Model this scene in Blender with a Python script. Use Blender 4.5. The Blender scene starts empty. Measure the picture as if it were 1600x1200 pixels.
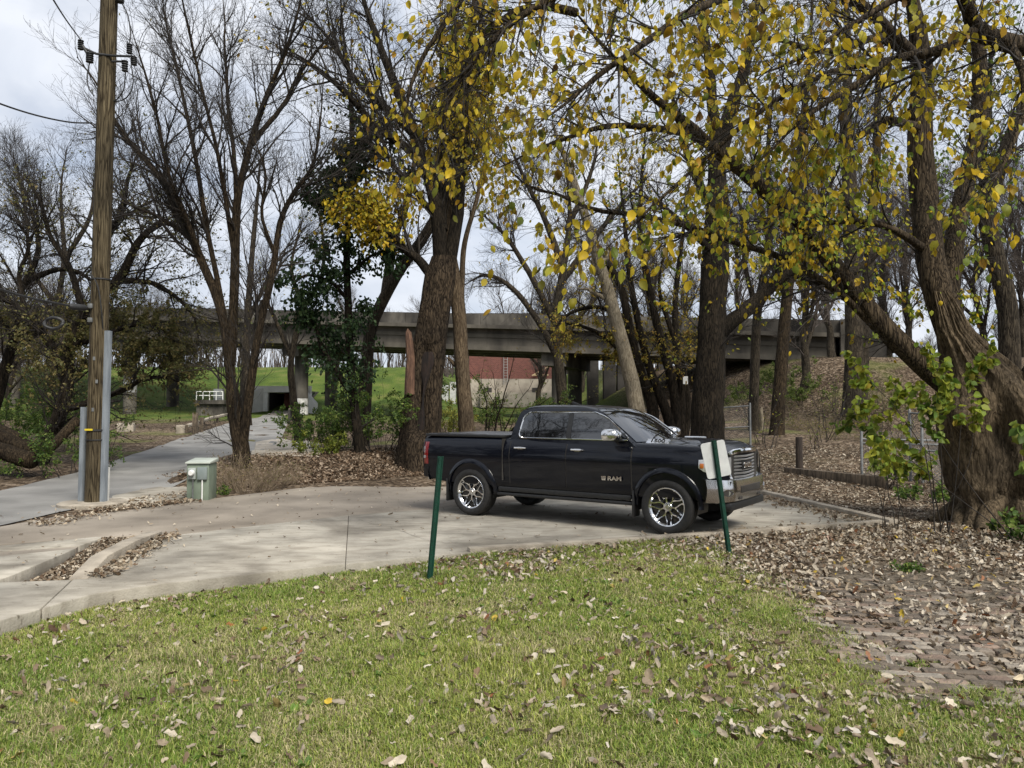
import bpy, bmesh, math, random
import numpy as np
from mathutils import Vector, Matrix

# ------------------------------------------------------------------ camera, sky, sun
scene = bpy.context.scene
COL = scene.collection
HC, PITCH, F = 1.85, math.atan(40 / 1200), 1200.0
cam = bpy.data.cameras.new('camera')
cam.sensor_width = 36.0
cam.lens = 27.0
cam.clip_start = 0.05
cam.clip_end = 3000
camo = bpy.data.objects.new('camera', cam)
COL.objects.link(camo)
camo.location = (0, 0, HC)
camo.rotation_euler = (math.pi / 2 + PITCH, 0, 0)
scene.camera = camo

SUN_EL, SUN_AZ = math.radians(48), math.radians(150)      # azimuth clockwise from +Y: behind the camera, right
world = bpy.data.worlds.new('World')
scene.world = world
world.use_nodes = True
wt = world.node_tree
wt.nodes.clear()
def wn(t, **kw):
    n = wt.nodes.new(t)
    for k, v in kw.items():
        setattr(n, k, v)
    return n
w_out = wn('ShaderNodeOutputWorld')
w_mix = wn('ShaderNodeMixShader')
w_sky = wn('ShaderNodeTexSky', sky_type='NISHITA', sun_disc=False, sun_elevation=SUN_EL, sun_rotation=SUN_AZ)
w_b1 = wn('ShaderNodeBackground'); w_b1.inputs[1].default_value = 0.13
w_b2 = wn('ShaderNodeBackground'); w_b2.inputs[1].default_value = 0.66
w_tc = wn('ShaderNodeTexCoord')
w_map = wn('ShaderNodeMapping'); w_map.inputs['Scale'].default_value = (2.2, 2.2, 5.0)
w_n1 = wn('ShaderNodeTexNoise'); w_n1.inputs['Scale'].default_value = 1.1; w_n1.inputs['Detail'].default_value = 6; w_n1.inputs['Distortion'].default_value = .3
w_r1 = wn('ShaderNodeValToRGB')
w_r1.color_ramp.elements[0].position = .33; w_r1.color_ramp.elements[0].color = (.88, .88, .88, 1)
w_r1.color_ramp.elements[1].position = .55; w_r1.color_ramp.elements[1].color = (.97, .97, .97, 1)
w_n2 = wn('ShaderNodeTexNoise'); w_n2.inputs['Scale'].default_value = 2.3; w_n2.inputs['Detail'].default_value = 7; w_n2.inputs['Distortion'].default_value = .5
w_r2 = wn('ShaderNodeValToRGB')
w_r2.color_ramp.elements[0].position = .30; w_r2.color_ramp.elements[0].color = (.50, .56, .67, 1)
w_r2.color_ramp.elements[1].position = .64; w_r2.color_ramp.elements[1].color = (.83, .86, .92, 1)
L = wt.links.new
L(w_tc.outputs['Generated'], w_map.inputs[0]); L(w_map.outputs[0], w_n1.inputs[0]); L(w_map.outputs[0], w_n2.inputs[0])
L(w_n1.outputs[0], w_r1.inputs[0]); L(w_n2.outputs[0], w_r2.inputs[0])
L(w_sky.outputs[0], w_b1.inputs[0]); L(w_r2.outputs[0], w_b2.inputs[0])
L(w_r1.outputs[0], w_mix.inputs[0]); L(w_b1.outputs[0], w_mix.inputs[1]); L(w_b2.outputs[0], w_mix.inputs[2])
L(w_mix.outputs[0], w_out.inputs[0])

sun = bpy.data.lights.new('sun', 'SUN')
sun.energy = 2.8
sun.angle = math.radians(22)
sun.color = (1.0, .95, .86)
suno = bpy.data.objects.new('sun', sun)
COL.objects.link(suno)
sd = Vector((math.sin(SUN_AZ) * math.cos(SUN_EL), math.cos(SUN_AZ) * math.cos(SUN_EL), math.sin(SUN_EL)))
suno.rotation_euler = sd.to_track_quat('Z', 'Y').to_euler()
suno.location = (20, -20, 30)
vs = scene.view_settings
vs.view_transform = 'Standard'; vs.look = 'None'; vs.exposure = 0.78; vs.gamma = 1.0
vs.use_curve_mapping = False

# ------------------------------------------------------------------ small maths
rng = np.random.default_rng(7)
def sm(a, b, x):
    t = np.clip((np.asarray(x, float) - a) / (b - a), 0, 1)
    return t * t * (3 - 2 * t)
def _h(ix, iy, iz, seed):
    n = (ix.astype(np.int64) * 374761393 + iy.astype(np.int64) * 668265263 + iz.astype(np.int64) * 2147483647 + seed * 974711) & 0x7fffffff
    n = ((n ^ (n >> 13)) * 1274126177) & 0x7fffffff
    n = (n ^ (n >> 16)) & 0xffff
    return n / 65535.0
def vnoise(p, seed=0):
    p = np.asarray(p, float)
    i = np.floor(p).astype(np.int64); f = p - i; f = f * f * (3 - 2 * f)
    r = 0
    for dx in (0, 1):
        for dy in (0, 1):
            for dz in (0, 1):
                w = (f[..., 0] if dx else 1 - f[..., 0]) * (f[..., 1] if dy else 1 - f[..., 1]) * (f[..., 2] if dz else 1 - f[..., 2])
                r = r + w * _h(i[..., 0] + dx, i[..., 1] + dy, i[..., 2] + dz, seed)
    return r
def fbm(p, octs=4, seed=0):
    a, s, r = 1.0, 0.0, 0
    p = np.asarray(p, float)
    for k in range(octs):
        r = r + a * vnoise(p * 2 ** k, seed + k); s += a; a *= .5
    return r / s
def n2(x, y, sc, seed=0, octs=3):
    x = np.asarray(x, float)
    return fbm(np.stack([x * sc, np.asarray(y, float) * sc, np.zeros_like(x)], -1), octs, seed)

# ------------------------------------------------------------------ the ground's height
FE0, FE1 = np.array((-6.96, 17.8)), np.array((-2.0, 21.4))         # far edge of the drive
FN = np.array((-(FE1 - FE0)[1], (FE1 - FE0)[0])); FN = FN / np.hypot(*FN)
def tz(x, y):
    x = np.asarray(x, float); y = np.asarray(y, float)
    z = np.interp(y, [0, 18, 30, 40, 50, 60, 75, 90, 140, 400], [-.03, -.02, .30, .65, 1.0, 1.3, 1.6, 2.3, 3.0, 3.5])
    z = z - .125 * (1 - sm(-3.2, .8, x)) * (1 - sm(9.2, 12, y))
    s = (x - FE0[0]) * FN[0] + (y - FE0[1]) * FN[1]
    z = z + .42 * sm(.1, 2.6, s) * (1 - sm(5, 11, s)) * sm(-8.6, -6.8, x + .25 * s) * (1 - sm(4, 10, x))
    z = z + .5 * sm(4, 10, x) * sm(19, 31, y)
    z = z + 3.7 * sm(9.5, 20, x + .25 * (y - 45)) * sm(31, 47, y)
    z = z + 4.6 * sm(67, 92, y) * (1 - sm(-12, -3, x))
    z = z + .035 * (n2(x, y, .8, 5) - .5) * sm(3, 8, np.abs(x) + np.maximum(0, y - 14)) 
    z = z + .22 * (n2(x, y, .45, 9) - .5) * sm(22, 34, y)
    return z
CP, SP = math.cos(PITCH), math.sin(PITCH)
def ray(px, py):
    cx, cy = (px - 800) / F, (600 - py) / F
    return np.array((cx, CP - cy * SP, SP + cy * CP))
def at(px, py, Y):
    d = ray(px, py)
    return np.array((0, 0, HC)) + d * (Y / d[1])
def G(px, py, z=None):
    d = ray(px, py)
    if z is not None:
        return np.array((0, 0, HC)) + d * ((z - HC) / d[2])
    t = np.geomspace(2.0, 260, 6000)
    p = np.array((0, 0, HC)) + t[:, None] * d
    below = np.nonzero(p[:, 2] < tz(p[:, 0], p[:, 1]))[0]
    return p[below[0]] if len(below) else p[-1]
def inpoly(x, y, poly):
    x = np.asarray(x, float); y = np.asarray(y, float)
    ins = np.zeros(x.shape, bool); n = len(poly)
    for i in range(n):
        x0, y0 = poly[i][:2]; x1, y1 = poly[(i + 1) % n][:2]
        c = ((y0 > y) != (y1 > y)) & (x < (x1 - x0) * (y - y0) / (y1 - y0 + 1e-12) + x0)
        ins ^= c
    return ins

# ------------------------------------------------------------------ objects
def link(o, parent=None):
    COL.objects.link(o)
    if parent is not None:
        o.parent = parent
    return o
def tag(o, label=None, cat=None, group=None, kind=None):
    if label: o['label'] = label
    if cat: o['category'] = cat
    if group: o['group'] = group
    if kind: o['kind'] = kind
    return o
def thing(name, label, cat, loc=(0, 0, 0), rz=0, group=None):
    o = bpy.data.objects.new(name, None)
    o.empty_display_size = .2
    o.location = [float(v) for v in loc]; o.rotation_euler = (0, 0, rz)
    link(o)
    return tag(o, label, cat, group)
def sharp(me, ang=35):
    bm = bmesh.new(); bm.from_mesh(me)
    for f in bm.faces: f.smooth = True
    lim = math.radians(ang)
    for e in bm.edges:
        if len(e.link_faces) == 2 and e.calc_face_angle(0) > lim:
            e.smooth = False
    bm.to_mesh(me); bm.free()
def npmesh(name, V, faces, m=None, parent=None, col=None, smooth=True, world=True, ang=None):
    """faces: list of index arrays (n,3) or (n,4). V in world coordinates (moved into the parent's) or local."""
    V = np.asarray(V, float).reshape(-1, 3)
    if parent is not None and world:
        q = parent; off = np.zeros(3)
        while q is not None:
            off = off + np.array(q.location); q = q.parent
        V = V - off
    me = bpy.data.meshes.new(name)
    faces = [np.asarray(f, np.int32) for f in faces if len(f)]
    li = np.concatenate([f.ravel() for f in faces])
    cnt = np.concatenate([np.full(len(f), f.shape[1], np.int32) for f in faces])
    me.vertices.add(len(V)); me.vertices.foreach_set('co', V.ravel().astype(np.float32))
    me.loops.add(len(li)); me.loops.foreach_set('vertex_index', li)
    me.polygons.add(len(cnt))
    me.polygons.foreach_set('loop_start', np.concatenate([[0], np.cumsum(cnt)[:-1]]).astype(np.int32))
    me.polygons.foreach_set('use_smooth', np.full(len(cnt), smooth))
    me.update(calc_edges=True)
    if col is not None:
        a = me.color_attributes.new('Col', 'FLOAT_COLOR', 'POINT')
        c = np.ones((len(V), 4), np.float32); c[:, :3] = col
        a.data.foreach_set('color', c.ravel())
    if m: me.materials.append(m)
    if ang: sharp(me, ang)
    o = bpy.data.objects.new(name, me)
    return link(o, parent)
class MB:
    """collects verts and faces of boxes, tubes, lathes into ONE mesh"""
    def __init__(s): s.v = []; s.f = []
    def add(s, V, Fs):
        b = len(s.v); s.v.extend([tuple(map(float, p)) for p in V]); s.f.extend([tuple(int(i) + b for i in f) for f in Fs]); return s
    def box(s, c, d, rz=0, rx=0, ry=0):
        R = Matrix.Rotation(rz, 3, 'Z') @ Matrix.Rotation(ry, 3, 'Y') @ Matrix.Rotation(rx, 3, 'X')
        V = [Vector(c) + R @ Vector((d[0] / 2 * i, d[1] / 2 * j, d[2] / 2 * k)) for i in (-1, 1) for j in (-1, 1) for k in (-1, 1)]
        return s.add(V, [(0, 1, 3, 2), (4, 6, 7, 5), (0, 4, 5, 1), (2, 3, 7, 6), (0, 2, 6, 4), (1, 5, 7, 3)])
    def tube(s, pts, r, n=8, cap=True):
        P = np.asarray(pts, float)
        r = np.broadcast_to(np.asarray(r, float), (len(P),))
        V, Fq = tube_arrays(P[None], r[None], n)
        Fs = [tuple(f) for f in Fq]
        if cap:
            Fs += [tuple(range(n - 1, -1, -1)), tuple(range((len(P) - 1) * n, len(P) * n))]
        return s.add(V, Fs)
    def lathe(s, prof, n=32, axis='Z', c=(0, 0, 0)):
        V = []
        for i in range(n):
            a = 2 * math.pi * i / n
            for (r, h) in prof:
                if axis == 'Z': V.append((c[0] + r * math.cos(a), c[1] + r * math.sin(a), c[2] + h))
                else: V.append((c[0] + r * math.cos(a), c[1] + h, c[2] + r * math.sin(a)))
        m = len(prof); Fs = []
        for i in range(n):
            j = (i + 1) % n
            for k in range(m - 1):
                q = (i * m + k, j * m + k, j * m + k + 1, i * m + k + 1)
                Fs.append(q if axis == 'Z' else q[::-1])
        return s.add(V, Fs)
    def prism(s, poly, z0, z1):
        n = len(poly)
        V = [(p[0], p[1], (z0 if np.isscalar(z0) else z0[i])) for i, p in enumerate(poly)] + [(p[0], p[1], (z1 if np.isscalar(z1) else z1[i])) for i, p in enumerate(poly)]
        return s.add(V, [tuple(range(n - 1, -1, -1)), tuple(range(n, 2 * n))] + [(i, (i + 1) % n, n + (i + 1) % n, n + i) for i in range(n)])
    def build(s, name, m, parent=None, world=False, bevel=0, ang=35, seg=2):
        V = np.array(s.v)
        if parent is not None and world:
            q = parent
            while q is not None:
                V = V - np.array(q.location); q = q.parent
        me = bpy.data.meshes.new(name)
        me.from_pydata([tuple(p) for p in V], [], s.f)
        bm = bmesh.new(); bm.from_mesh(me)
        bmesh.ops.recalc_face_normals(bm, faces=bm.faces)
        if bevel:
            es = [e for e in bm.edges if len(e.link_faces) == 2 and e.calc_face_angle(0) > math.radians(40)]
            bmesh.ops.bevel(bm, geom=es, offset=bevel, segments=seg, profile=.5, affect='EDGES', clamp_overlap=True)
        bm.to_mesh(me); bm.free()
        if m: me.materials.append(m)
        sharp(me, ang)
        return link(bpy.data.objects.new(name, me), parent)
def norm(a):
    return a / np.maximum(np.linalg.norm(a, axis=-1, keepdims=True), 1e-9)
def tube_arrays(P, R, S, bump=0, seed=0):
    """P (M,N,3), R (M,N) -> verts, quads"""
    M_, N = P.shape[:2]
    T = np.empty_like(P)
    T[:, 1:-1] = P[:, 2:] - P[:, :-2]; T[:, 0] = P[:, 1] - P[:, 0]; T[:, -1] = P[:, -1] - P[:, -2]
    T = norm(T)
    avg = norm(P[:, -1] - P[:, 0])
    ref = np.where(np.abs(avg[:, 2:3]) < .8, np.array([[0, 0, 1.]]), np.array([[1., 0.13, 0]]))
    ref = np.broadcast_to(ref[:, None], P.shape)
    n = norm(ref - (ref * T).sum(-1, keepdims=True) * T)
    b = np.cross(T, n)
    a = np.arange(S) * 2 * np.pi / S
    V = P[:, :, None] + R[:, :, None, None] * (np.cos(a)[None, None, :, None] * n[:, :, None] + np.sin(a)[None, None, :, None] * b[:, :, None])
    if bump:
        d = V - P[:, :, None]
        k = 1 + bump * (2 * fbm(V.reshape(-1, 3) * np.array((5, 5, 1.6)), 3, seed).reshape(V.shape[:3]) - 1)
        V = P[:, :, None] + d * k[..., None]
    idx = np.arange(M_ * N * S).reshape(M_, N, S)
    q = np.stack([idx[:, :-1], np.roll(idx, -1, 2)[:, :-1], np.roll(idx, -1, 2)[:, 1:], idx[:, 1:]], -1).reshape(-1, 4)
    return V.reshape(-1, 3), q
def dup(root, loc, rz, scale=1.0, label=None, group=None):
    r = root.copy(); COL.objects.link(r); r.location = [float(v) for v in loc]; r.rotation_euler = (0, 0, rz)
    r.scale = (scale,) * 3
    if label: r['label'] = label
    if group: r['group'] = group
    for ch in list(root.children):
        c = ch.copy(); COL.objects.link(c); c.parent = r
        for g in ch.children:
            d = g.copy(); COL.objects.link(d); d.parent = c
    return r

# ------------------------------------------------------------------ materials
MATS = {}
def mat(name, c1, c2=None, rough=.8, scale=4.0, stretch=(1, 1, 1), bump=0, bscale=None, metal=0, coat=0, spec=.5, c3=None, detail=6, lo=.35, hi=.65):
    if name in MATS: return MATS[name]
    m = bpy.data.materials.new(name); m.use_nodes = True
    nt = m.node_tree; bs = nt.nodes['Principled BSDF']
    bs.inputs['Roughness'].default_value = rough; bs.inputs['Metallic'].default_value = metal
    bs.inputs['Coat Weight'].default_value = coat; bs.inputs['Coat Roughness'].default_value = .03
    bs.inputs['Specular IOR Level'].default_value = spec
    if c2 is None and not bump:
        bs.inputs['Base Color'].default_value = (*c1, 1)
    else:
        tc = nt.nodes.new('ShaderNodeTexCoord'); mp = nt.nodes.new('ShaderNodeMapping'); mp.inputs['Scale'].default_value = stretch
        nt.links.new(tc.outputs['Object'], mp.inputs[0])
        if c2 is not None:
            no = nt.nodes.new('ShaderNodeTexNoise'); no.inputs['Scale'].default_value = scale; no.inputs['Detail'].default_value = detail
            rp = nt.nodes.new('ShaderNodeValToRGB')
            rp.color_ramp.elements[0].position = lo; rp.color_ramp.elements[1].position = hi
            rp.color_ramp.elements[0].color = (*c1, 1); rp.color_ramp.elements[1].color = (*c2, 1)
            if c3:
                e = rp.color_ramp.elements.new((lo + hi) / 2); e.color = (*c3, 1)
            nt.links.new(mp.outputs[0], no.inputs[0]); nt.links.new(no.outputs[0], rp.inputs[0]); nt.links.new(rp.outputs[0], bs.inputs['Base Color'])
        else:
            bs.inputs['Base Color'].default_value = (*c1, 1)
        if bump:
            nb = nt.nodes.new('ShaderNodeTexNoise'); nb.inputs['Scale'].default_value = bscale or scale * 2; nb.inputs['Detail'].default_value = 5
            bp = nt.nodes.new('ShaderNodeBump'); bp.inputs['Strength'].default_value = min(1, bump); bp.inputs['Distance'].default_value = .03
            nt.links.new(mp.outputs[0], nb.inputs[0]); nt.links.new(nb.outputs[0], bp.inputs['Height']); nt.links.new(bp.outputs[0], bs.inputs['Normal'])
    MATS[name] = m
    return m
def leaf_mat(name, trans=.35, rough=.55):
    m = bpy.data.materials.new(name); m.use_nodes = True; nt = m.node_tree; bs = nt.nodes['Principled BSDF']
    bs.inputs['Roughness'].default_value = rough; bs.inputs['Specular IOR Level'].default_value = .3
    at_ = nt.nodes.new('ShaderNodeAttribute'); at_.attribute_name = 'Col'
    nt.links.new(at_.outputs[0], bs.inputs['Base Color'])
    if trans:
        tr = nt.nodes.new('ShaderNodeBsdfTranslucent'); mx = nt.nodes.new('ShaderNodeMixShader'); mx.inputs[0].default_value = trans
        nt.links.new(at_.outputs[0], tr.inputs[0]); nt.links.new(bs.outputs[0], mx.inputs[1]); nt.links.new(tr.outputs[0], mx.inputs[2])
        nt.links.new(mx.outputs[0], nt.nodes['Material Output'].inputs[0])
    return m
M_LEAF = leaf_mat('leaf', .5)
M_GRASS = leaf_mat('grass_blade', .3, .6)
M_DRY = leaf_mat('dry_leaf', .12, .7)
def bark(name, dark, light, sc=1.0, stretch=.13, bump=1.0):
    m = bpy.data.materials.new(name); m.use_nodes = True; nt = m.node_tree; N = nt.nodes; K = nt.links.new; bs = N['Principled BSDF']
    bs.inputs['Roughness'].default_value = .95; bs.inputs['Specular IOR Level'].default_value = .15
    tc = N.new('ShaderNodeTexCoord'); mp = N.new('ShaderNodeMapping'); mp.inputs['Scale'].default_value = (sc, sc, sc * stretch); K(tc.outputs['Object'], mp.inputs[0])
    def noise(s, det, dist=0, src=mp):
        n = N.new('ShaderNodeTexNoise'); n.inputs['Scale'].default_value = s; n.inputs['Detail'].default_value = det; n.inputs['Distortion'].default_value = dist; K(src.outputs[0 if src is mp else 'Object'], n.inputs[0]); return n
    f = noise(21, 9, 1.6); v = N.new('ShaderNodeTexVoronoi'); v.feature = 'DISTANCE_TO_EDGE'; v.inputs['Scale'].default_value = 19
    w = noise(8, 4); ma = N.new('ShaderNodeVectorMath'); ma.operation = 'MULTIPLY_ADD'; ma.inputs[1].default_value = (.22, .22, .22); K(w.outputs['Color'], ma.inputs[0]); K(mp.outputs[0], ma.inputs[2]); K(ma.outputs[0], v.inputs['Vector'])
    vr = N.new('ShaderNodeMapRange'); vr.inputs['From Max'].default_value = .16; vr.inputs['To Min'].default_value = .42; K(v.outputs['Distance'], vr.inputs[0])
    mu = N.new('ShaderNodeMath'); mu.operation = 'MULTIPLY'; K(f.outputs[0], mu.inputs[0]); K(vr.outputs[0], mu.inputs[1])
    r = N.new('ShaderNodeValToRGB'); r.color_ramp.elements[0].position = .20; r.color_ramp.elements[0].color = (*dark, 1); r.color_ramp.elements[1].position = .62; r.color_ramp.elements[1].color = (*light, 1); K(mu.outputs[0], r.inputs[0])
    g = noise(1.1, 5, 0, tc); r2 = N.new('ShaderNodeValToRGB'); r2.color_ramp.elements[0].position = .35; r2.color_ramp.elements[0].color = (.62, .62, .60, 1); r2.color_ramp.elements[1].position = .66; r2.color_ramp.elements[1].color = (1.15, 1.12, 1.02, 1); K(g.outputs[0], r2.inputs[0])
    x = N.new('ShaderNodeMix'); x.data_type = 'RGBA'; x.blend_type = 'MULTIPLY'; x.inputs[0].default_value = 1; K(r.outputs[0], x.inputs[6]); K(r2.outputs[0], x.inputs[7]); K(x.outputs[2], bs.inputs['Base Color'])
    bp = N.new('ShaderNodeBump'); bp.inputs['Strength'].default_value = bump; bp.inputs['Distance'].default_value = .04; K(mu.outputs[0], bp.inputs['Height']); K(bp.outputs[0], bs.inputs['Normal'])
    MATS[name] = m
    return m
M_BARK = bark('bark_dark', (.006, .005, .004), (.042, .033, .024))
M_BARK2 = bark('bark_grey', (.015, .012, .010), (.088, .073, .055))
M_BARK3 = bark('bark_brown', (.010, .007, .005), (.072, .053, .034))
M_PALE = bark('bark_pale', (.12, .10, .075), (.30, .265, .21), 1, .15, .6)
M_TWIG = mat('twig', (.010, .008, .006), (.032, .025, .019), .9, 6)
M_CONC = mat('concrete', (.20, .175, .14), (.45, .40, .325), .9, .9, (1, 1, 1), .35, 40, c3=(.34, .30, .245), lo=.3, hi=.68, detail=12)
M_CONC2 = mat('concrete_kerb', (.22, .19, .15), (.40, .35, .28), .9, 3, (1, 1, 1), .5, 35, detail=9)
M_ASPH = mat('asphalt', (.15, .145, .135), (.27, .262, .245), .9, .8, (1, 1, 1), .5, 60, detail=12, lo=.3, hi=.7)
M_DRIVE = mat('drive_concrete', (.15, .127, .10), (.33, .285, .23), .9, .75, (1, 1, 1), .4, 45, detail=12, lo=.3, hi=.7)
M_GALV = mat('galvanised', (.13, .135, .135), (.22, .225, .225), .6, 8, metal=.35)
M_BLACK = mat('black_rubber', (.012, .012, .013), (.03, .03, .03), .6, 9)
M_GREEN = mat('green_enamel', (.004, .035, .022), (.008, .055, .035), .35, 12)
M_WHITE = mat('white_paint', (.62, .62, .60), (.78, .78, .76), .5, 5)
M_WOOD = mat('weathered_wood', (.05, .038, .026), (.17, .13, .09), .9, 3, (6, 6, .8), .8, 9)
M_POLE = bark('pole_wood', (.024, .018, .011), (.150, .122, .080), 1.3, .045, .7)
# ------------------------------------------------------------------ the ground, one sheet
FRONT = [(-60, 985), (65, 951), (100, 940), (150, 927), (250, 912), (400, 896), (540, 881), (700, 866), (1000, 846), (1390, 818)]
front_w = [G(px, py, 0)[:2] for px, py in FRONT]
corner_w = front_w[-1]
back_w = G(1188, 771, 0)[:2]
dirv = (back_w - corner_w) / np.linalg.norm(back_w - corner_w)
back2_w = corner_w + dirv * 6.2
LAWN_R = [G(px, py, -.03)[:2] for px, py in ((1150, 868), (1225, 925), (1290, 975), (1440, 1040), (1600, 1110), (1800, 1200))]
def front_y(x):
    xs = [p[0] for p in front_w]; ys = [p[1] for p in front_w]
    return np.interp(x, [-40] + xs, [ys[0] - 10] + ys)
def lawn_mask(x, y):
    """1 on the lawn, falling to 0 in the leaf litter on the right; 0 on paving"""
    xr = np.interp(y, [p[1] for p in LAWN_R][::-1], [p[0] for p in LAWN_R][::-1])
    d = xr - x + 1.1 * (n2(x, y, .55, 21, 3) - .5) * 2
    m = sm(-.45, .6, d)
    m = m * (y < front_y(x) + .02)
    return m
def path_mask(x, y):
    return np.where((y > 4) & (y < 22), 1, 0) * sm(.2, 1.0, x - np.interp(y, [p[1] for p in LAWN_R][::-1], [p[0] for p in LAWN_R][::-1])) * (1 - sm(2.2, 3.6, x - np.interp(y, [p[1] for p in LAWN_R][::-1], [p[0] for p in LAWN_R][::-1]))) * (1 - sm(8.5, 10.5, y))
def axis_pts(lo, hi, c0, c1, step, g):
    a = list(np.arange(c0, c1, step)); s = step; v = c1
    while v < hi: a.append(v); s *= g; v += s
    a.append(hi); s = step; v = c0
    while v > lo: s *= g; v -= s; a.append(max(v, lo))
    return np.array(sorted(set(np.round(a, 4))))
gx = axis_pts(-900, 900, -12, 13, .11, 1.045)
gy = axis_pts(-30, 1500, 2.5, 24, .11, 1.035)
GX, GY = np.meshgrid(gx, gy)
GZ = tz(GX, GY)
far = sm(24, 60, GY) 
g_lawn = lawn_mask(GX, GY)
g_far = sm(50, 56, GY + 5 * (n2(GX, GY, .2, 3) - .5) - .15 * np.maximum(0, GX)) * (1 - sm(6, 12, GX))
g_far = np.maximum(g_far, sm(80, 100, GY))
slope_green = sm(.55, .66, n2(GX, GY, .35, 31)) * sm(22, 30, GY) * .6
g_grass = np.clip(np.maximum(np.maximum(g_lawn, g_far), slope_green), 0, 1)
g_dirt = np.clip(path_mask(GX, GY) * 1.0 + .0, 0, 1)
lt = sm(-14, -9, GX - (GY - 30) * -.32) * 0
zone = np.stack([g_grass, g_dirt, sm(45, 60, GY)], -1).reshape(-1, 3)
ny, nx = GX.shape
ii = np.arange(nx * ny).reshape(ny, nx)
quads = np.stack([ii[:-1, :-1], ii[:-1, 1:], ii[1:, 1:], ii[1:, :-1]], -1).reshape(-1, 4)

def ground_material():
    m = bpy.data.materials.new('ground'); m.use_nodes = True; nt = m.node_tree; N = nt.nodes; K = nt.links.new
    bs = N['Principled BSDF']; bs.inputs['Roughness'].default_value = .95; bs.inputs['Specular IOR Level'].default_value = .15
    tc = N.new('ShaderNodeTexCoord'); a = N.new('ShaderNodeAttribute'); a.attribute_name = 'Col'
    sp = N.new('ShaderNodeSeparateColor'); K(a.outputs[0], sp.inputs[0])
    def noise(sc, det=6):
        n = N.new('ShaderNodeTexNoise'); n.inputs['Scale'].default_value = sc; n.inputs['Detail'].default_value = det; K(tc.outputs['Object'], n.inputs[0]); return n
    def ramp(src, stops):
        r = N.new('ShaderNodeValToRGB'); e = r.color_ramp.elements
        e[0].position, e[0].color = stops[0][0], (*stops[0][1], 1); e[1].position, e[1].color = stops[-1][0], (*stops[-1][1], 1)
        for p, c in stops[1:-1]:
            q = e.new(p); q.color = (*c, 1)
        K(src, r.inputs[0]); return r
    def mix(f, c1, c2, mode='MIX'):
        x = N.new('ShaderNodeMix'); x.data_type = 'RGBA'; x.blend_type = mode
        if isinstance(f, float): x.inputs[0].default_value = f
        else: K(f, x.inputs[0])
        K(c1, x.inputs[6]); K(c2, x.inputs[7]); return x.outputs[2]
    # near lawn soil and thatch
    g1 = ramp(noise(2.2, 9).outputs[0], [(.35, (.07, .085, .02)), (.5, (.12, .14, .035)), (.66, (.21, .19, .085))])
    g2 = ramp(noise(.5, 10).outputs[0], [(.34, (.055, .090, .018)), (.52, (.090, .130, .024)), (.68, (.145, .155, .045))])
    grass = mix(sp.outputs[2], g1.outputs[0], g2.outputs[0])
    # leaf litter: two voronoi layers of leaf sized cells
    v1 = N.new('ShaderNodeTexVoronoi'); v1.inputs['Scale'].default_value = 11; v1.inputs['Randomness'].default_value = 1
    v2 = N.new('ShaderNodeTexVoronoi'); v2.inputs['Scale'].default_value = 5.5
    wob = noise(9, 3); addv = N.new('ShaderNodeVectorMath'); addv.operation = 'MULTIPLY_ADD'; addv.inputs[1].default_value = (.12, .12, .12)
    K(wob.outputs['Color'], addv.inputs[0]); K(tc.outputs['Object'], addv.inputs[2])
    K(addv.outputs[0], v1.inputs['Vector']); K(addv.outputs[0], v2.inputs['Vector'])
    s1 = N.new('ShaderNodeSeparateColor'); K(v1.outputs['Color'], s1.inputs[0])
    lit = ramp(s1.outputs[0], [(0, (.028, .020, .013)), (.35, (.065, .047, .031)), (.6, (.115, .087, .060)), (.85, (.20, .16, .118)), (1, (.30, .25, .195))])
    big = ramp(noise(.35, 5).outputs[0], [(.35, (.55, .5, .45)), (.65, (1.1, 1.05, 1.0))])
    lit2 = mix(1.0, lit.outputs[0], big.outputs[0], 'MULTIPLY')
    dirt = ramp(noise(6, 10).outputs[0], [(.3, (.070, .057, .042)), (.7, (.165, .140, .108))])
    c = mix(sp.outputs[1], lit2, dirt.outputs[0])
    spk = ramp(noise(26, 4).outputs[0], [(.35, (.45, .48, .42)), (.6, (1.15, 1.12, 1.1))])
    grass = mix(.7, grass, spk.outputs[0], 'MULTIPLY')
    c = mix(sp.outputs[0], c, grass)
    K(c, bs.inputs['Base Color'])
    bp = N.new('ShaderNodeBump'); bp.inputs['Strength'].default_value = .8; bp.inputs['Distance'].default_value = .05
    ad = N.new('ShaderNodeMath'); ad.operation = 'ADD'; K(v1.outputs['Distance'], ad.inputs[0]); K(noise(14, 6).outputs[0], ad.inputs[1])
    K(ad.outputs[0], bp.inputs['Height']); K(bp.outputs[0], bs.inputs['Normal'])
    return m
ground = npmesh('ground', np.stack([GX, GY, GZ], -1), [quads], ground_material(), col=zone)
tag(ground, kind='structure')

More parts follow.
